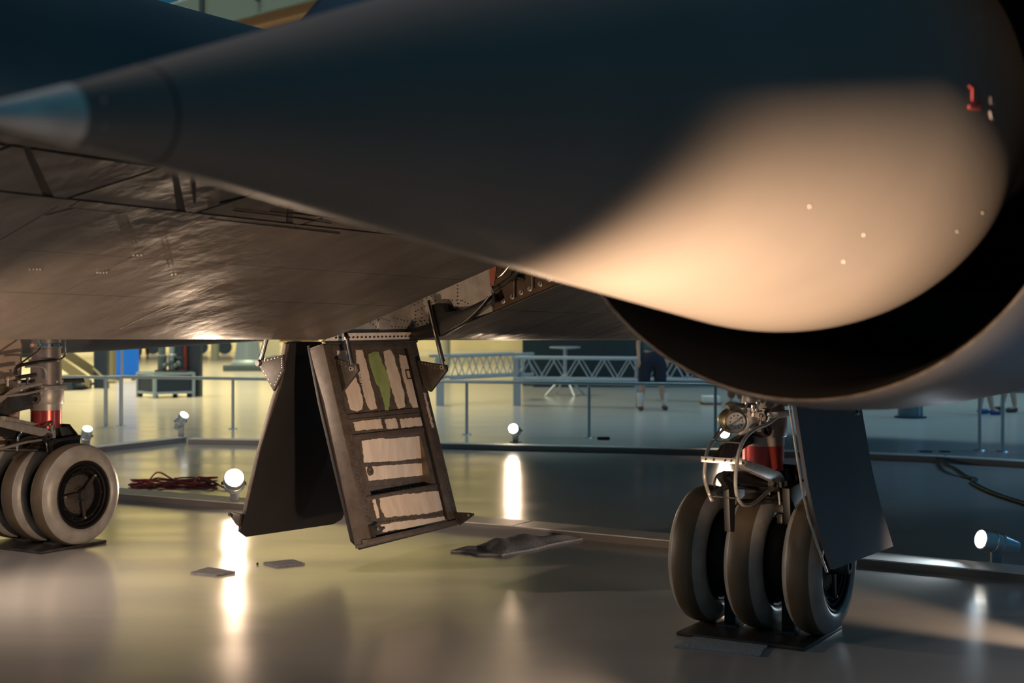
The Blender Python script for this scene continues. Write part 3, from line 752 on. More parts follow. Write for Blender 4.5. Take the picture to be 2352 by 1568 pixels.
    S(MB().cyl((G0-.02, -.34, .78), (G0+.02, -.06, .74), .022, None, 14), 'damper', 'gun')
    S(MB().cyl((G0-.01, -.36, .69), (G0+.08, -.08, .665), .015, None, 12), 'brake_rod', 'gun')
    # actuator (brass cylinder, pale drilled end cap) and lug
    a0 = latp(1689, 968, G0); a1 = latp(1752, 950, G0-.06)
    ax = Vector((.52, -.85, .03)).normalized(); tip = latp(1690, 968, G0+.05)
    S(MB().lathe(tip, -ax, [(0, 0), (0, .030), (.0, .052), (.004, .055), (.10, .055), (.12, .062), (.14, .062), (.16, .045), (.30, .04), (.30, 0)], 28), 'actuator', 'brass')
    cap = MB().lathe(tip-ax*-.012, -ax, [(0, 0), (0, .016), (.004, .018), (.004, .038), (-.000, .041), (.0, .044), (.014, .044), (.014, 0)], 28)
    S(cap, 'actuator_cap', 'silver')
    mb = MB(); e1 = ax.orthogonal().normalized(); e2 = ax.cross(e1)
    for k in range(10):
        t = 2*PI*k/10; p = tip+ax*.008+(e1*math.cos(t)+e2*math.sin(t))*.029; mb.cyl(p, p+ax*.006, .003, None, 6)
    S(mb, 'cap_holes', 'seam', kind='stuff')
    l = [latp(x, y, G0) for x, y in ((1664, 930), (1670, 923), (1680, 924), (1706, 948), (1690, 957), (1678, 950))]
    S(MB().prism(l, (.015, 0, 0)), 'lug', 'steel', bev=.002)
    S(MB().prism([latp(x, y, G0-.04) for x, y in ((1690, 927), (1788, 918), (1790, 932), (1700, 936))], (.05, 0, 0)), 'cross_arm', 'gun', bev=.003)
    # hydraulic fittings cluster
    for i, (x, y, r, m, cc) in enumerate(((1728, 942, .013, 'steel', .05), (1737, 934, .010, 'chrome', .04), (1755, 950, .016, 'gun', .06), (1770, 944, .014, 'orange', .05), (1782, 936, .014, 'gun', .03), (1793, 940, .010, 'steel', .09), (1765, 960, .012, 'chrome', .07), (1745, 962, .011, 'gun', .08), (1712, 935, .009, 'steel', .05))):
        p = latp(x, y, G0+cc); S(MB().lathe(p+Vector((0, 0, -.028)), (.2, -.1, 1), [(0, 0), (0, r), (.02, r), (.02, r*.6), (.04, r*.6), (.04, r*1.1), (.055, r*1.1), (.055, 0)], 8), 'hydraulic_fitting', m)
    # bands and hoses (loops hanging in front of the wheels)
    def hose(pts, r, m='steel', name='hydraulic_hose'): S(MB().tube([latp(x, y, G0+c) for x, y, c in pts], r, 10, 6), name, m)
    hose([(1800, 945, .1), (1765, 972, .13), (1735, 985, .15), (1712, 1005, .16), (1698, 1035, .16), (1691, 1075, .16), (1690, 1120, .16), (1697, 1148, .16), (1712, 1160, .16), (1735, 1153, .15), (1762, 1130, .13), (1780, 1119, .11)], .0085)
    hose([(1672, 968, .0), (1662, 985, .0), (1641, 1008, .0), (1625, 1035, .0), (1619, 1075, .0), (1619, 1100, .0), (1628, 1132, .0), (1636, 1150, .02)], .0085)
    hose([(1655, 975, .02), (1650, 990, .02), (1638, 1008, .02)], .004, 'chrome', 'pipe')
    hose([(1642, 1015, .0), (1670, 1015, .08), (1700, 1017, .16)], .004, 'chrome', 'stay_wire')
    hose([(1638, 1140, .0), (1665, 1142, .08), (1690, 1144, .16)], .004, 'chrome', 'stay_wire')
    hose([(1648, 1090, .0), (1641, 1105, .0), (1643, 1122, .0), (1650, 1135, .0)], .005, 'gun', 'pipe')
    hose([(1645, 1138, .03), (1655, 1120, .03), (1670, 1112, .03), (1700, 1115, .05)], .007, 'gun', 'pipe')
    hose([(1787, 1120, .12), (1789, 1135, .12), (1791, 1158, .12)], .006, 'steel', 'pipe')
    hose([(1799, 1120, .12), (1799, 1140, .12), (1802, 1160, .12)], .006, 'steel', 'pipe')
    # clamp band across both hoses with bolt heads
    p0, p1 = latp(1611, 1054, G0+.0), latp(1704, 1060, G0+.18)
    dz = Vector((0, 0, .013)); th = Vector((-.006, .006, 0))
    S(MB().prism([p0-dz, p1-dz, p1+dz, p0+dz], th), 'clamp_band', 'steel', bev=.002)
    mb = MB()
    for t in (.12, .32, .6, .75):
        p = p0+(p1-p0)*t+th; mb.cyl(p, p+Vector((.004, -.006, 0)), .0045, None, 6)
        q = p0+(p1-p0)*t-Vector((0, .004, 0)); mb.cyl(q, q+Vector((.0, -.006, 0)), .0045, None, 6)
    S(mb, 'band_bolts', 'gun', kind='stuff')
    p = latp(1707, 1061, G0+.18); S(MB().lathe(p+Vector((0, .01, 0)), (.3, -1, 0), [(0, 0), (0, .012), (.02, .012), (.02, .006), (.012, .005), (.012, 0)], 12), 'band_pin', 'gun')
    S(MB().box(latp(1797, 1167, G0+.12), (.05, .04, .045)), 'valve_block', 'gun', bev=.004)
    S(MB().box(latp(1793, 1190, G0+.12), (.03, .03, .05)), 'valve_block', 'gun', bev=.004)
    S(MB().prism([latp(x, y, G0+.03) for x, y in ((1648, 1086), (1660, 1080), (1672, 1082), (1676, 1130), (1674, 1220), (1664, 1220), (1660, 1120), (1646, 1098))], (.03, 0, 0)), 'front_lever', 'black', bev=.004)
    # far cylinder pieces that only show on the other leg: upper pipes and band ring
    S(MB().lathe((G0, 0, 1.385), (0, 0, 1), [(0, .1), (0, .108), (.02, .108), (.02, .1)], 40), 'band_ring', 'chrome')
    # wheels
    for i, x in enumerate((-.298, 0, .298)):
        make = MB()
        cen = Vector((G0+x, 0, WZ))
        _wheel(g, org, x, i)
    return g
def _p(mb, name, m, parent, org, **k):
    mb.v = [v-org for v in mb.v]
    return mb.build(name, M[m], parent, **k)
def _wheel(g, org, x, idx):
    cen = Vector((x, 0, WZ))
    prof = [(.035, .226), (.072, .230), (.090, .240), (.097, .258), (.096, .280), (.089, .303), (.076, .323), (.055, .339), (.03, .347), (0, .350)]
    full = prof+[(-a, r) for a, r in prof[-2::-1]]
    t = MB().lathe(cen, (1, 0, 0), full, 80).build('tyre', M['tyre'], g, smooth=60)
    t.data.materials.append(M['sidewall'])
    for p in t.data.polygons:
        c = p.center-cen
        if math.hypot(c.y, c.z) < .332: p.material_index = 1
    MB().lathe(cen, (1, 0, 0), [(-.085, .232), (-.06, .22), (-.05, .05), (.02, .05), (.024, .150), (.052, .156), (.066, .160), (.068, .168), (.05, .176), (.05, .186), (.072, .190), (.076, .199), (.060, .204), (.062, .212), (.083, .218), (.087, .228), (.080, .236)], 72).build('wheel_rim', M['rim'], g, smooth=30)
    # ring of scalloped bolts
    mb = MB()
    for k in range(12):
        a = 2*PI*k/12; p = cen+Vector((.05, .170*math.cos(a), .170*math.sin(a))); mb.cyl(p, p+Vector((.016, 0, 0)), .007, None, 6)
    mb.build('rim_bolts', M['gun'], g, kind='stuff')
    MB().lathe(cen+Vector((.022, 0, 0)), (1, 0, 0), [(0, .135), (.010, .135), (.014, .128), (.014, .06), (.03, .05), (.03, 0)], 48).build('brake_disc', M['disc'], g, smooth=30)
    mb = MB()
    for k in range(16):
        a = 2*PI*k/16; p = cen+Vector((.036, .120*math.cos(a), .120*math.sin(a))); mb.cyl(p, p+Vector((.003, 0, 0)), .004, None, 6)
    mb.build('disc_holes', M['seam'], g, kind='stuff')
    if idx < 2: MB().cyl(cen+Vector((.02, 0, 0)), cen+Vector((.20, 0, 0)), .212, .205, 40).build('dark_wheel_filler', M['rim'], g)  # added dark filler, hides the bright discs so the wheel depth reads black
    # three-armed spider on the outer wheel only
    if idx == 2:
        for ang in (50, 180, 275):
            a = math.radians(ang); d = Vector((0, math.cos(a), math.sin(a))); s = Vector((0, -d.z, d.y))
            b = cen+Vector((.062, 0, 0))
            MB().prism([b+s*.022, b+d*.165+s*.010, b+d*.172, b+d*.165-s*.010, b-s*.022], (.014, 0, 0)).build('spider_arm', M['bracket'], g, bev=.003)
            e = b+d*.16; MB().cyl(e, e+Vector((.022, 0, 0)), .007, None, 10).build('arm_bolt', M['steel'], g)
        MB().lathe(cen+Vector((.03, 0, 0)), (1, 0, 0), [(0, .04), (.045, .036), (.05, .030), (.06, .026), (.06, .012), (.05, .010), (.05, 0)], 24).build('hub_cap', M['gun'], g)
        # raised lettering ring stand-ins are wear marks only on the sidewall edge
    return t
GEAR = make_gear()
GEAR2 = copy_tree(GEAR, AIR); GEAR2.location = (G0-5.30, -.0, 0)
# near leg: heavier hub on the outboard wheel
p = latp(1945, 1313, G0+.44)
MB().lathe(Vector((G0+.36, 0, WZ))-Vector((G0, 0, 0)), (1, 0, 0), [(0, .05), (.03, .048), (.05, .042), (.085, .040), (.09, .034), (.09, .022), (.07, .02), (.07, 0)], 28).build('axle_end', M['gun'], GEAR)
# extra pipework high on the far leg
def fp(px, py, c=0): return latp(px, py, G0-5.30+c)-Vector((G0-5.30, 0, 0))
for pts, r, m in (([(91, 775), (91, 800), (60, 825), (35, 842)], .007, 'chrome'), ([(151, 780), (150, 812), (140, 824), (128, 828)], .007, 'chrome'),
                  ([(36, 860), (40, 842), (80, 832), (128, 827)], .012, 'black'), ([(58, 842), (90, 841), (104, 850), (107, 872)], .008, 'steel'),
                  ([(0, 920), (30, 898), (70, 885), (95, 880)], .014, 'steel'), ([(38, 868), (62, 863), (82, 860)], .014, 'gun'),
                  ([(0, 1031), (35, 1018), (60, 1005), (85, 1003)], .010, 'gun'), ([(95, 986), (118, 969), (123, 976), (123, 990)], .007, 'chrome'), ([(52, 990), (42, 1005), (40, 1035)], .008, 'chrome')):
    MB().tube([fp(x, y, .12) for x, y in pts], r, 10).build('hydraulic_pipe', M[m], GEAR2)
MB().prism([fp(x, y, .02) for x, y in ((0, 915), (70, 890), (78, 925), (0, 945))], (.05, 0, 0)).build('drag_brace', M['gun'], GEAR2, bev=.004)
MB().prism([fp(x, y, .06) for x, y in ((0, 955), (78, 972), (40, 985), (0, 970))], (.05, 0, 0)).build('drag_brace', M['steel'], GEAR2, bev=.004)
MB().prism([fp(x, y, .10) for x, y in ((112, 975), (122, 978), (126, 1022), (117, 1022))], (.02, 0, 0)).build('fork_cheek', M['grey'], GEAR2, bev=.002)

# gear doors on the legs (curved plates)
def gear_door(gx, tops, a_lo, a_hi, cfun, z0, z1, mo, skew, mirror=1):
    mb = MB(); nu, nv = 10, 16; th = .018
    def fn(off):
        def g(u, v):
            z = z0+(z1-z0)*v; a0 = a_lo(v); a1 = a_hi(v); a = a0+(a1-a0)*u
            zz = z+skew*(u-.5)*(1-v)
            return Vector((gx+mirror*(cfun(v)+off), a, zz))
        return g
    A, B = fn(0), fn(-th); mb.grid(A, nu, nv); mb.grid(B, nu, nv)
    loop = [(i/nu, 0) for i in range(nu)]+[(1, j/nv) for j in range(nv)]+[(1-i/nu, 1) for i in range(nu)]+[(0, 1-j/nv) for j in range(nv)]; L = len(loop)
    mb.add([A(*p) for p in loop]+[B(*p) for p in loop], [(i, (i+1) % L, (i+1) % L+L, i+L) for i in range(L)])
    return mb.build('leg_door', M[mo], AIR, smooth=40)
M['leg_door'] = mat('leg_door_paint', (.085, .083, .092), .5, 0, (.065, .064, .072), 2.0)
cf = lambda v: .495-.24*v**.8+.05*math.sin(PI*v)*-.6
def afit(px, py, c): return latp(px, py, G0+c)
def lo_a(v):
    # front edge: pixels (1918,1295) .. (1858,1120) .. (1828,925)
    z = .40+(1.95-.40)*v
    pts = [(.40, 1915), (.62, 1876), (.80, 1856), (1.17, 1828), (1.95, 1790)]
    for (za, xa), (zb_, xb) in zip(pts, pts[1:]):
        if za <= z <= zb_ or zb_ == 1.95:
            if z <= zb_: x = xa+(xb-xa)*(z-za)/(zb_-za); break
    return latp(x, 900, G0+cf(v)).y
def hi_a(v):
    z = .40+(1.95-.40)*v
    pts = [(.40, 2052), (.62, 2022), (.80, 2003), (1.17, 1975), (1.95, 1930)]
    for (za, xa), (zb_, xb) in zip(pts, pts[1:]):
        if z <= zb_: x = xa+(xb-xa)*(z-za)/(zb_-za); break
    return latp(x, 900, G0+cf(v)).y
LD = gear_door(G0, None, lo_a, hi_a, cf, .40, 1.95, 'leg_door', -.03)
# thin pale front edge strip and a latch on the door
ep = []
for k in range(13):
    v = k/12; ep.append(Vector((G0+cf(v)-.03, lo_a(v)-.006, .40+1.55*v)))
MB().tube(ep, .006, 6, 1).build('edge_strip', M['steel'], LD)
p = latp(1966, 950, G0+.385)
MB().box(p, (.03, .035, .012)).build('door_handle', M['steel'], LD, bev=.002)
MB().box(p+Vector((.0, .02, .05)), (.012, .012, .10)).build('handle_guard', M['gun'], LD, bev=.002)
# far leg door: pale inner face with rivets
M['pale_in'] = mat('pale_inner_panel', (.60, .48, .40), .45, .3, (.48, .37, .30), 6, bump=.1, bscale=12)
gx2 = G0-5.30
LD2 = gear_door(gx2, None, lambda v: -.95, lambda v: -.02, lambda v: .30-.1*v, .46, 1.95, 'pale_in', 0, mirror=-1)
for z in (.62, 1.02, 1.30):
    MB().box((gx2-.262, -.45, z), (.02, .85, .035)).build('stiffener', M['bracket'], LD2, bev=.003)
MB().box((gx2-.26, -.12, 1.2), (.03, .03, 1.4)).build('edge_post', M['bracket'], LD2, bev=.003)
mb = MB()
for i in range(24):
    for a in (-.86, -.3, -.2): p = Vector((gx2-.255, a, .5+i*.055)); mb.cyl(p, p+Vector((.01, 0, 0)), .005, None, 6)
mb.build('rivet_rows', M['gun'], LD2, kind='stuff')

# ------------------------------------------------------------------ wheel stands (steel pads with upright posts)
def stand(cx, label):
    p = L2W((cx, 0, 0)); r = empty('wheel_stand', (p.x, p.y, 0), ANG, label, 'stand', 'steel wheel stands')
    MB().box((0, -.04, .010), (.66, .58, .018)).build('base_plate', M['gun'], r, bev=.004)
    for x in (-.1525, .1525):
        MB().box((x, -.02, .168), (.06, .10, .30)).build('upright', M['black'], r, bev=.005)
        MB().box((x, -.02, .026), (.11, .18, .014)).build('foot_plate', M['gun'], r, bev=.003)
    return r
stand(G0, 'dark steel stand plate under the three tyres of the near landing gear')
stand(G0-5.30, 'dark steel stand plate under the tyres of the far left landing gear')

# ------------------------------------------------------------------ floor lamps (uplights)
def fixture(base, lens, aim, label, R=.062, Lg=.24, cool=False, power=0, deg=60, postw=.07, blend=.6):
    base = Vector(base); r = empty('floor_uplight', base, 0, label, 'lamp', 'silver floor uplights')
    lens = Vector(lens)-base; d = Vector(aim).normalized()
    back = lens-d*Lg
    MB().lathe(lens, -d, [(-.004, 0), (-.004, R*.93), (0, R), (Lg*.30, R), (Lg*.31, R*1.06), (Lg*.36, R*1.06), (Lg*.37, R*.98), (Lg*.48, R*.98), (Lg*.5, R*1.05), (Lg*.54, R*1.05), (Lg*.55, R*.95), (Lg*.95, R*.62), (Lg, R*.55), (Lg, 0)], 32).build('lamp_housing', M['alu'], r)
    MB().lathe(lens+d*.006, d, [(0, 0), (0, R*.90), (.003, R*.88), (.003, 0)], 32).build('lens', M['lens_c' if cool else 'lens'], r)
    mid = lens-d*Lg*.45; foot = Vector((mid.x, mid.y, 0))
    MB().box((mid.x+.0, mid.y+.03, mid.z/2), (postw, .035, mid.z+.04)).build('post', M['alu_d'], r, bev=.003)
    MB().box((mid.x, mid.y+.02, .006), (postw*2, .12, .012)).build('base_plate', M['alu_d'], r, bev=.002)
    for s in (-1, 1):
        MB().cyl(Vector((mid.x, mid.y, mid.z))+Vector((s*(R+.004), 0, 0)), Vector((mid.x, mid.y, mid.z))+Vector((s*(R+.02), 0, 0)), .014, None, 10).build('tilt_knob', M['gun'], r)
    if power:
        spot(base+lens+d*.03, base+lens+d*3, power, deg, blend, (.72, .87, 1.0) if cool else WARM)
    return r
b = at(538, 1097, 11.6)
fixture((b.x+.0, b.y, 0.0), b, (-b.x*.10-.05, -.80, .50), 'lit uplight glaring left of the dark bay door, by the red cord', R=.085, power=90, deg=125)
b = at(1179, 984, 16.9); q = at(1205, 1018, 17.1)
fixture((q.x-.02, q.y, .07), b, (-.25, -.9, .28), 'lit uplight on the middle far border, throwing a long streak on the floor', power=140, deg=70)
b = at(1664, 994, 16.3)
fixture((b.x-.05, b.y+.1, .07), b, (-.08, -.9, .28), 'lit uplight seen just behind the hoses of the near landing gear', power=90, deg=60)
b = at(201, 985, 16.6)
fixture((b.x-.04, b.y+.05, .04), b, (.28, -.45, .75), 'uplight at far left beside the left landing gear, tilted steeply upwards', cool=True, power=0)
b = at(423, 953, 17.9)
fixture((b.x-.1, b.y+.05, .04), b, (.5, -.4, .7), 'uplight standing at the corner where the far borders meet', cool=True)
b = at(2254, 1238, 8.75)
fixture((b.x+.1, b.y+.12, 0), b, (-.93, -.28, .22), 'large silver uplight at the right edge, its lens turned to the left', R=.064, Lg=.27, cool=True, postw=.06, power=24, deg=120)

# ------------------------------------------------------------------ railing
def railing():
    r = empty('barrier_railing', gnd(535, 985), 0, 'pale tubular barrier railing across the hall behind the aircraft', 'railing')
    o = Vector(r.location)
    pts = [(-120, 975), (243, 980), (278, 978), (535, 985), (1072, 998), (1353, 1005), (1643, 1013), (2250, 1034), (2303, 1037)]
    G = [gnd(x, y)-o for x, y in pts]; z = Vector((0, 0, .725))
    # left run and main run
    MB().tube([G[0]+z, G[1]+z], .025, 12, 1).build('top_rail', M['rail'], r)
    MB().tube([G[1]+z, G[2]+z], .025, 12, 1).build('top_rail', M['rail'], r)
    for a, b_ in zip(G[2:-1], G[3:]): MB().tube([a+z, b_+z], .025, 12, 1).build('top_rail', M['rail'], r)
    e = gnd(2700, 1053)-o
    MB().tube([G[-1]+z, e+z], .025, 12, 1).build('top_rail', M['rail'], r)
    for i, g_ in enumerate(G[1:]):
        p = MB().cyl(g_, g_+z, .021 if i > 1 else .028, None, 12).build('post', M['rail'], r)
        MB().cyl(g_, g_+Vector((0, 0, .012)), .07, .06, 16).build('foot_disc', M['rail'], p)
railing()

# ------------------------------------------------------------------ cloths, mats and cables on the floor
def cloth(px_poly, m, name, label, cat, th=.012, wr=0., seed=1, group=None, nu=26, nv=16):
    q = [gnd(x, y) for x, y in px_poly]; o = sum(q, Vector())/4; rnd = random.Random(seed)
    ph = [rnd.uniform(0, 6) for _ in range(6)]
    def h(u, v):
        if not wr: return 0
        e = min(u, 1-u, v, 1-v)*6; e = min(1, e)
        return wr*e*max(0, .5+.5*math.sin(7*u+2*v*math.sin(5*u)+ph[0])*math.cos(4*v+ph[1])+.25*math.sin(17*u+9*v+ph[2]))
    def base(u, v):
        j = .03 if wr else .008
        uu = u+(j*math.sin(9*v+ph[3]) if wr else 0); vv = v+(j*math.sin(11*u+ph[4]))
        return (q[0]*(1-uu)+q[1]*uu)*(1-vv)+(q[3]*(1-uu)+q[2]*uu)*vv-o
    mb = MB(); T = lambda u, v: base(u, v)+Vector((0, 0, th+h(u, v))); B = lambda u, v: base(u, v)+Vector((0, 0, .001+h(u, v)*.8))
    mb.grid(T, nu, nv); mb.grid(B, nu, nv)
    loop = [(i/nu, 0) for i in range(nu)]+[(1, j/nv) for j in range(nv)]+[(1-i/nu, 1) for i in range(nu)]+[(0, 1-j/nv) for j in range(nv)]; L = len(loop)
    mb.add([T(*p) for p in loop]+[B(*p) for p in loop], [(i, (i+1) % L, (i+1) % L+L, i+L) for i in range(L)])
    return tag(mb.build(name, M[m], smooth=50, loc=o), label, cat, group)
cloth([(438, 1317), (478, 1305), (541, 1315), (497, 1323)], 'mat_dk', 'absorbent_pad', 'small square grey pad on the floor in the bright lamp streak', 'pad', .010, seed=2, group='square grey pads')
cloth([(605, 1294), (672, 1287), (700, 1296), (637, 1303)], 'mat_dk', 'absorbent_pad', 'small square grey pad on the floor below the dark bay door', 'pad', .010, seed=3, group='square grey pads')
cloth([(1040, 1268), (1180, 1238), (1350, 1236), (1150, 1279)], 'cloth', 'crumpled_towel', 'crumpled grey towel lying against the pale low border', 'towel', .014, .045, 5)
cloth([(1548, 1486), (1600, 1462), (1768, 1478), (1745, 1508)], 'mat_blue', 'floor_mat', 'speckled blue-grey mat in front of the near wheel stand', 'mat', .008, seed=8)
o = gnd(591, 1296); tag(MB().ball((0, 0, .006), .008, 8).build('dark_pebble', M['black'], loc=o), 'tiny dark speck of debris on the floor beside the pad', 'debris')
# red extension cord, loosely coiled
rnd = random.Random(4); pts = []
for k in range(46):
    t = k/45; x = 400+110*math.sin(t*PI*9)*(.5+.5*rnd.random())-0; y = 1113+9*math.cos(t*PI*7)+rnd.uniform(-5, 5)
    p = gnd(x, y); p.z = .008+.004*(k % 5); pts.append(p)
pts = [gnd(300, 1118)+Vector((0, 0, .008)), gnd(330, 1110)+Vector((0, 0, .01))]+pts
loops = [(300, 1117, .01), (335, 1108, .02), (362, 1100, .10), (400, 1106, .05), (440, 1110, .03), (455, 1102, .06), (480, 1105, .05), (520, 1118, .01)]
o = pts[0].copy(); o.z = 0
tag(MB().tube([p-o for p in pts], .008, 6, 5).tube([gnd(x, y+8)+Vector((0, 0, z))-o for x, y, z in loops], .008, 6, 5).build('extension_cord', M['redcord'], loc=o), 'tangled red extension cord behind the pale border at left', 'cord')
pl = [(2148, 1060), (2162, 1066), (2170, 1078), (2190, 1088), (2215, 1097), (2238, 1104), (2232, 1111), (2262, 1128), (2300, 1143), (2352, 1160), (2420, 1185)]
o = gnd(2148, 1060)
tag(MB().tube([gnd(x, y)+Vector((0, 0, .016 if i > 3 else .05))-o for i, (x, y) in enumerate(pl)], .016, 8, 6).tube([gnd(x+6, y-1)+Vector((0, 0, .014 if i > 3 else .05))-o for i, (x, y) in enumerate(pl)], .010, 8, 6).build('power_cable', M['greencord'], loc=o), 'dark green power cable snaking over the floor at right', 'cable')
o = gnd(1383, 1019); tag(MB().box((0, 0, .03), (.16, .07, .04)).build('doorstop_wedge', M['black'], bev=.01, loc=o+Vector((0, -.25, .06))), 'small black block lying on the middle far border', 'block')

# ------------------------------------------------------------------ distant hall things
def box_at(name, m, px0, py0, px1, py1, Y, depth, parent=None, **k):
    a = at(px0, py0, Y); b = at(px1, py1, Y); base = Vector(parent.location) if parent else Vector((0, 0, 0))
    c = Vector(((a.x+b.x)/2, Y+depth/2, (a.z+b.z)/2))-base
    mb = MB().box((0, 0, 0) if not parent else c, (abs(b.x-a.x), depth, abs(a.z-b.z)))
    if parent: return mb.build(name, M[m], parent, smooth=0, **k)
    o_ = MB().box((0, 0, abs(a.z-b.z)/2), (abs(b.x-a.x), depth, abs(a.z-b.z))).build(name, M[m], smooth=0, loc=(c.x, c.y, min(a.z, b.z)))
    return o_
# stairs at far left
Y = 31; r = empty('access_stairs', gnd(128, 896), 0, 'dark metal access stairs with pale stringer at far left', 'stairs')
B = Vector(r.location)
for i in range(9):
    MB().box((1.0-.0-.28*i-.6, .6, .10+.19*i), (.34, 1.2, .05)).build('tread', M['navy'], r, smooth=0)
    MB().box((1.0-.28*i-.75, .6, .02+.19*i), (.03, 1.2, .14)).build('riser', M['navy'], r, smooth=0)
for yy in (-.02, 1.22): MB().prism([(.75, yy, .05), (-1.9, yy, 1.85), (-1.9, yy, 2.1), (.75, yy, .30)], (0, .05, 0)).build('stringer', M['tan'], r, smooth=0)
MB().box((-.4, .6, .09), (1.6, 1.5, .17)).build('base_plinth', M['navy'], r, smooth=0)
MB().box((.75, .9, 1.1), (.30, .2, 2.2)).build('support_column', M['navy'], r, smooth=0)
MB().tube([(.55, -.1, 1.75), (1.1, -.1, 1.08), (1.5, -.1, 1.06), (1.5, -.1, .2), (1.15, -.1, .22), (.85, -.1, .5)], .025, 8, 1).build('handrail', M['tan'], r)
# tan column
o_ = box_at('tan_column', 'tan', 239, 400, 259, 880, 34.3, .3); tag(o_, 'tan square column between the stairs and the bright blue panel', 'column')
o_.location.z = 0
r = empty('blue_display_panel', at(290, 870, 36.2)*1, 0, 'bright blue upright display panel behind the railing', 'panel'); r.location.z = 0
MB().box((0, .05, 1.15), (.62, .08, 2.1)).build('panel_board', M['blue'], r, smooth=0)
for s in (-1, 1): MB().box((s*.2, .05, .05), (.05, .4, .1)).build('panel_foot', M['navy'], r, smooth=0)
# cart with crate
r = empty('equipment_cart', gnd(380, 911), 0, 'low grey framed cart with dark side panels behind the railing', 'cart'); r.rotation_euler = (0, 0, math.radians(38))
hx = .55; hz0, hz1 = .10, .48
for sx in (-1, 1):
    for sy in (-1, 1):
        MB().box((sx*hx*.75, sy*hx*.75, .25), (.06, .06, .5)).build('corner_post', M['truss'], r, smooth=0)
        MB().lathe((sx*hx*.68, sy*hx*.68, .0), (0, 0, 1), [(0, .03), (.02, .05), (.08, .05), (.08, 0)], 12).build('foot', M['navy'], r)
for z in (hz0, hz1):
    for s in (-1, 1):
        MB().box((0, s*hx*.75, z), (1.5*hx, .05, .05)).build('frame_rail', M['truss'], r, smooth=0)
        MB().box((s*hx*.75, 0, z), (.05, 1.5*hx, .05)).build('frame_rail', M['truss'], r, smooth=0)
for s in (-1, 1):
    MB().box((0, s*hx*.73, .29), (1.42*hx, .02, .33)).build('side_panel', M['navy'], r, smooth=0)
    MB().box((s*hx*.73, 0, .29), (.02, 1.42*hx, .33)).build('side_panel', M['navy'], r, smooth=0)
MB().box((0, 0, .5), (1.5*hx, 1.5*hx, .03)).build('cart_top', M['slate'], r, smooth=0)
# machine on the cart
p = at(388, 866, 28.0)
r2 = empty('museum_machine', (p.x, p.y+.25, .515), 0, 'grey and dark red machine with glass tubes standing on the grey cart', 'machine')
for (x, rr, hh, m) in ((-.2, .09, .9, 'slate'), (.0, .07, .95, 'truss'), (.17, .10, .8, 'navy')): MB().lathe((x, 0, 0), (0, 0, 1), [(0, 0), (0, rr), (hh*.3, rr), (hh*.32, rr*1.15), (hh*.36, rr*1.15), (hh*.38, rr*.8), (hh, rr*.8), (hh, 0)], 16).build('cylinder', M[m], r2)
M['dred'] = mat('dark_red', (.16, .015, .01), .5)
MB().box((.27, 0, .45), (.06, .1, .9)).build('red_post', M['dred'], r2, smooth=0)
for k in range(5): MB().ball((-.12+.07*k, -.12, .12+.05*(k % 3)), .055, 10).build('valve_knob', M['slate'], r2)
MB().box((0, 0, .02), (.62, .3, .04)).build('machine_base', M['gun'], r2, smooth=0)
o_ = tag(MB().box((0, 0, 1.6), (.27, .27, 3.2)).build('navy_column', M['navy'], smooth=0, bev=.01, loc=gnd(442, 911)+Vector((0, .2, 0))), 'dark navy square column right behind the grey cart', 'column')
# pale column; yellow cylinder stands in for light reflected off the floor
tag(MB().cyl((0, 0, 0), (0, 0, 6), .16, None, 20).build('pale_column', M['cream'], loc=gnd(494, 826)), 'pale slender column far behind, left of the bay doors', 'column')
tag(MB().cyl((0, 0, 0), (0, 0, 6), .2, None, 20).build('yellow_light_streak', M['cream'], loc=gnd(1021, 838)), 'pale yellow cylinder standing in for reflected light behind the actuator rod of the near door', 'column')
# red striped vehicle along the back, far left
p = gnd(500, 812); r = empty('red_striped_railcar', p, 0, 'long dark vehicle with a red stripe at the foot of the back wall', 'vehicle')
MB().box((0, 0, .9), (9, 2, .7)).build('body', M['khaki'], r, smooth=0); MB().box((0, -1.02, 1.45), (9, .05, .45)).build('stripe', M['dred'], r, smooth=0); MB().box((0, 0, 2.1), (9, 2, 1.0)).build('cabin', M['cream'], r, smooth=0)
for k in range(8): MB().cyl((-3.8+k*1.08, -1.05, .32), (-3.8+k*1.08, -.85, .32), .32, None, 16).build('wheel', M['navy'], r)
# grey pedestal exhibit behind far door
p = gnd(566, 852); r = empty('pedestal_exhibit', p, 0, 'pale grey tapering stand with a yellow fin, behind the far bay door', 'exhibit')
MB().box((.15, .6, .09), (1.7, 1.4, .18)).build('plinth', M['slate'], r, bev=.02)
MB().lathe((-.05, .5, .18), (0, 0, 1), [(0, 0), (0, .52), (.08, .50), (.15, .42), (.7, .34), (2.4, .3), (2.4, 0)], 28).build('tapered_stand', M['truss'], r)
MB().prism([(.35, .3, .35), (.95, .3, .5), (.95, .3, 1.3), (.75, .3, 1.2)], (0, .06, 0)).build('yellow_fin', M['cream'], r, smooth=0)
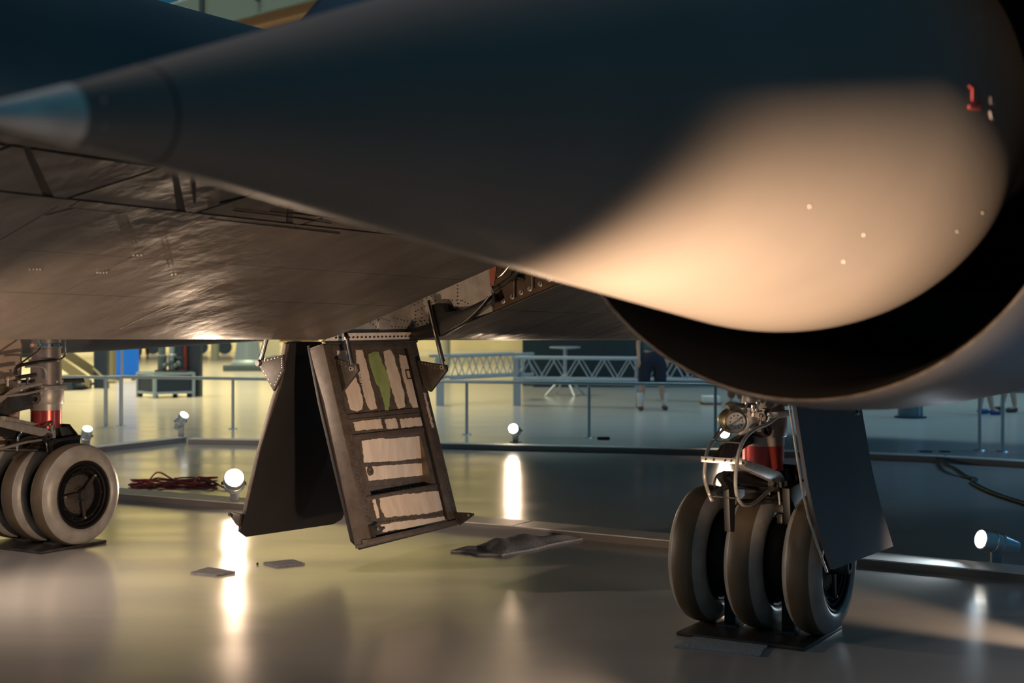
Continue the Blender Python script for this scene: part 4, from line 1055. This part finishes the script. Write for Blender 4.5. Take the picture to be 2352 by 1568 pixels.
# truss barriers
def truss(P0, P1, z0, z1, dp, n, label, legs, group='blue-grey lattice trusses'):
    P0 = Vector(P0); P1 = Vector(P1); r = empty('lattice_truss', P0, 0, label, 'truss', group); d = P1-P0; L = d.length; d.normalize(); nrm = Vector((-d.y, d.x, 0))*dp
    mb = lambda: MB()
    for off in (Vector((0, 0, 0)), nrm):
        for z in (z0, z1): MB().tube([off+Vector((0, 0, z)), off+d*L+Vector((0, 0, z))], .028, 8, 1).build('chord', M['truss'], r)
    for i in range(n):
        a = d*(L*i/n); c = d*(L*(i+1)/n); m_ = (a+c)/2
        for off in (Vector((0, 0, 0)), nrm):
            MB().tube([a+off+Vector((0, 0, z0)), m_+off+Vector((0, 0, z1))], .012, 6, 1).build('lattice_bar', M['truss'], r)
            MB().tube([m_+off+Vector((0, 0, z1)), c+off+Vector((0, 0, z0))], .012, 6, 1).build('lattice_bar', M['truss'], r)
    for t in legs:
        MB().box(d*(L*t)+nrm*.5+Vector((0, 0, z1/2)), (.14, .14, z1)).build('truss_leg', M['truss'], r, smooth=0)
    for t in (0, 1):
        MB().box(d*(L*t)+nrm*.5+Vector((0, 0, (z0+z1)/2)), (.06, abs(dp), z1-z0)).build('end_plate', M['truss'], r, smooth=0)
    return r
a = at(1182, 822, 25.3); b_ = at(1473, 826, 24.6)
truss((a.x, a.y, 0), (b_.x, b_.y, 0), .50, .88, .3, 5, 'lattice truss table beside the walking man, on square legs', (.0, .97))
a = at(1478, 828, 27.0); b_ = at(1720, 840, 26.0)
truss((a.x, a.y, 0), (b_.x, b_.y, 0), .42, .78, .3, 5, 'lattice truss disappearing behind the engine inlet', (.95,))
a = at(987, 822, 25.6); b_ = at(1178, 820, 27.6)
truss((a.x, a.y, 0), (b_.x, b_.y, 0), .50, .90, -.5, 6, 'lattice truss receding behind the near bay door bracket', (.0,))
# propeller-like pylon on tripod
p = gnd(1298, 908); r = empty('tripod_stand', p, 0, 'thin pale mast on a splayed tripod with a flat crosspiece', 'stand')
MB().cyl((0, 0, .25), (0, 0, .98), .04, None, 12).build('mast', M['truss'], r)
MB().lathe((0, 0, .96), (0, 0, 1), [(0, 0), (0, .05), (.02, .32), (.05, .32), (.05, 0)], 24).build('flat_top', M['truss'], r)
for k in range(4):
    a = k*PI/2+.4; MB().tube([(0, 0, .45), (.45*math.cos(a), .45*math.sin(a), 0)], .025, 8, 1).build('leg', M['rail'], r)
# low white bench box near the engine gear
p = gnd(1632, 928); r = empty('white_case', p, 0, 'small white case on the floor left of the near landing gear hoses', 'case')
MB().box((0, 0, .09), (.30, .4, .13)).build('case_body', M['white'], r, bev=.01); MB().box((0, 0, .02), (.34, .44, .03)).build('case_base', M['khaki'], r, bev=.005)
# plinth ledge of the dark wall, glossy band
tag(MB().box((0, 0, .12), (22, .5, .24)).build('dark_plinth', M['navy'], smooth=0, loc=(11.5, 32.6, 0)), 'long low navy plinth along the foot of the teal wall', 'plinth')
# dark round bin at right
p = gnd(2091, 959); r = empty('round_bin', p, 0, 'dark round bin on a thin foot ring under the engine', 'bin')
MB().cyl((0, 0, .02), (0, 0, 1.2), .195, None, 32).build('bin_body', M['slate'], r); MB().cyl((0, 0, 0), (0, 0, .025), .25, None, 32).build('foot_ring', M['navy'], r)
MB().box((.09, -.185, .6), (.02, .01, 1.1)).build('pale_stripe', M['truss'], r, smooth=0)
# mezzanine walkway high at the back left
r = empty('mezzanine_walkway', at(520, 60, 30), 0, 'blue-grey elevated walkway with railing above the fuselage at top left', 'walkway'); r.location.z = 0
B = Vector(r.location)
q0, q1 = at(400, 85, 37), at(800, -20, 31.8); q0.z = q1.z = 0
d = (q1-q0).normalized(); q0 = q0-d*14-B; Lm = 40; nb = Vector((-d.y, d.x, 0))
def lng(z0, z1, th, m, name, off=0):
    a = q0+nb*off; b2 = a+d*Lm
    return MB().prism([a+Vector((0, 0, z0)), b2+Vector((0, 0, z0)), b2+Vector((0, 0, z1)), a+Vector((0, 0, z1))], nb*th).build(name, M[m], r, smooth=0)
lng(9.10, 9.95, .12, 'slate', 'fascia_beam'); lng(8.86, 9.08, 2.4, "khaki", "deck_underside", .1)
lng(8.50, 8.66, .3, 'khaki', 'lower_beam', .5); lng(9.96, 10.0, 2.4, 'truss', 'deck', .02)
lng(11.0, 11.06, .06, 'rail', 'handrail', .05); lng(10.4, 10.44, .05, 'rail', 'handrail', .05)
for k in range(32):
    q = q0+d*(k*1.25+.4); MB().box(q+nb*.08+Vector((0, 0, 10.5)), (.06, .06, 1.1)).build('baluster', M['truss' if k % 2 else 'navy'], r, smooth=0)
    if k % 2 == 0: MB().box(q-nb*.06+Vector((0, 0, 9.75)), (.10, .1, .75)).build('bracket_post', M['navy'], r, smooth=0)
MB().prism([q0+nb*9+Vector((0, 0, 10)), q0+nb*9+d*Lm+Vector((0, 0, 10)), q0+nb*9+d*Lm+Vector((0, 0, 15)), q0+nb*9+Vector((0, 0, 15))], nb*.2).build('gallery_wall', M['wall_t'], r, smooth=0)

# ------------------------------------------------------------------ people
def skin_mesh(name, joints, edges, m, parent, sub=2):
    me = bpy.data.meshes.new(name+'_cage'); me.from_pydata([j[0] for j in joints], edges, [])
    o = bpy.data.objects.new(name+'_cage', me); COL.objects.link(o)
    md = o.modifiers.new('skin', 'SKIN'); md.use_smooth_shade = True
    for i, j in enumerate(joints):
        rr = j[1] if isinstance(j[1], tuple) else (j[1], j[1]); me.skin_vertices[0].data[i].radius = rr
    me.skin_vertices[0].data[0].use_root = True
    sb = o.modifiers.new('sub', 'SUBSURF'); sb.levels = sub; sb.render_levels = sub
    bpy.context.view_layer.update(); dg = bpy.context.evaluated_depsgraph_get()
    nm = bpy.data.meshes.new_from_object(o.evaluated_get(dg)); nm.name = name
    bpy.data.objects.remove(o); nm.materials.clear(); nm.materials.append(M[m]); nm.shade_smooth()
    r = bpy.data.objects.new(name, nm); COL.objects.link(r); r.parent = parent; return r
def person(loc, rz, label, lower, upper, shoe, stride=.14, long=False, sock=None, zl=.56, wide=1.0):
    r = empty('person', loc, rz, label, 'person')
    hy = .93; J = []; E = []
    def j(p, rad, par=None):
        J.append((Vector(p), rad)); i = len(J)-1
        if par is not None: E.append((par, i))
        return i
    pel = j((0, 0, .95), (.15, .11)); wst = j((0, 0, 1.10), (.13, .10), pel); ch = j((0, .01, 1.32), (.16, .11), wst); nk0 = j((0, .01, 1.45), (.10, .07), ch)
    nk = j((0, 0, 1.52), .055, nk0); h0 = j((0, -.02, 1.60), (.07, .085), nk); h1 = j((0, -.02, 1.70), (.082, .10), h0); h2 = j((0, -.01, 1.77), (.055, .065), h1)
    nose = j((0, -.125, 1.655), .012, h1)
    shoes = []
    for s in (-1, 1):
        hp = j((s*.09, 0, .90), .095, pel); kn = j((s*(.10+stride*.4), -.02*s, .49), .058, hp); cf_ = j((s*(.11+stride*.6), .01, .33), .055, kn); an = j((s*(.11+stride), .03*s, .09), .036, cf_)
        ft = j((s*(.12+stride), .03*s-.12, .045), .036, an); shoes.append((s*(.11+stride), .03*s))
        sh = j((s*.17, .01, 1.42), .06, nk0); el = j((s*.24, .02, 1.15), .042, sh); wr = j((s*.25, -.06, .92), .028, el); pm = j((s*.25, -.08, .84), (.035, .018), wr)
        for k in range(4):
            f1 = j((s*(.25), -.105+k*.018, .79-.004*abs(k-1.5)), .009, pm); j((s*.243, -.11+k*.018, .75), .008, f1)
        t1 = j((s*.235, -.115, .83), .010, wr); j((s*.23, -.125, .79), .009, t1)
    skin_mesh('body', J, E, 'skinp', r)
    # trousers or shorts
    J2 = []; E2 = []
    def k2(p, rad, par=None):
        J2.append((Vector(p), rad)); i = len(J2)-1
        if par is not None: E2.append((par, i))
        return i
    a = k2((0, 0, .98), (.165, .125)); b = k2((0, 0, 1.06), (.15, .12), a)
    for s in (-1, 1):
        q = k2((s*.095*wide, 0, .86), .112*wide, a); kk = k2((s*(.10+stride*.45), -.01*s, zl), .092*wide, q)
        if long: k2((s*(.11+stride), .02*s, .13), .075, kk)
    skin_mesh('trousers' if long else 'shorts', J2, E2, lower, r)
    J3 = []; E3 = []; J2, E2 = J3, E3
    a0_ = k2((0, 0, 1.0), (.175, .135)); a = k2((0, 0, 1.10), (.175, .135), a0_); b = k2((0, .01, 1.32), (.18, .13), a); c = k2((0, .01, 1.45), (.11, .085), b)
    for s in (-1, 1): q = k2((s*.18, .01, 1.41), .078, c); k2((s*.225, .015, 1.22), .062, q)
    skin_mesh('shirt', J3, E3, upper, r)
    for (x, y) in shoes:
        skin_mesh('shoe', [(Vector((x, y+.05, .05)), .045), (Vector((x, y-.05, .05)), .05), (Vector((x, y-.17, .04)), .038)], [(0, 1), (1, 2)], shoe, r)
        if sock: MB().lathe((x, y, .07), (0, 0, 1), [(0, .046), (.10, .056), (.22, .062), (.24, .058)], 16).build('sock', M[sock], r)
    MB().ball((0, 0, 1.735), .095, 16, (.95, 1.1, .72)).build('hair', M['hair'], r)
    for s in (-1, 1):
        MB().ball((s*.032, -.108, 1.668), .010, 8).build('eye', M['black'], r)
    return r
person(gnd(1498, 942), .1, 'person in navy shorts standing with feet apart behind the railing', 'shorts', 'shirt', 'shoe', .11, sock='sock', zl=.40, wide=1.25)
person(gnd(1678, 934)+Vector((.1, 0, 0)), PI*.6, 'person in brown trousers half hidden by the near landing gear', 'khaki', 'shirt', 'shoe', .05, long=True)
person(gnd(2290, 952)+Vector((-.18, 0, 0)), PI*.55, 'person with bright blue shoes at the right end of the railing', 'khaki', 'shirt', 'shoe_b', .04)
person(gnd(2312, 948)+Vector((.12, .25, 0)), -PI*.45, 'person in dark shoes standing beside the one in blue shoes', 'shorts', 'shirt', 'shoe', .05)
person(gnd(330, 824)+Vector((0, 0, 0)), .3, 'distant person in brown clothes between the blue panel and the machine', 'khaki', 'khaki', 'shoe', .04, long=True)
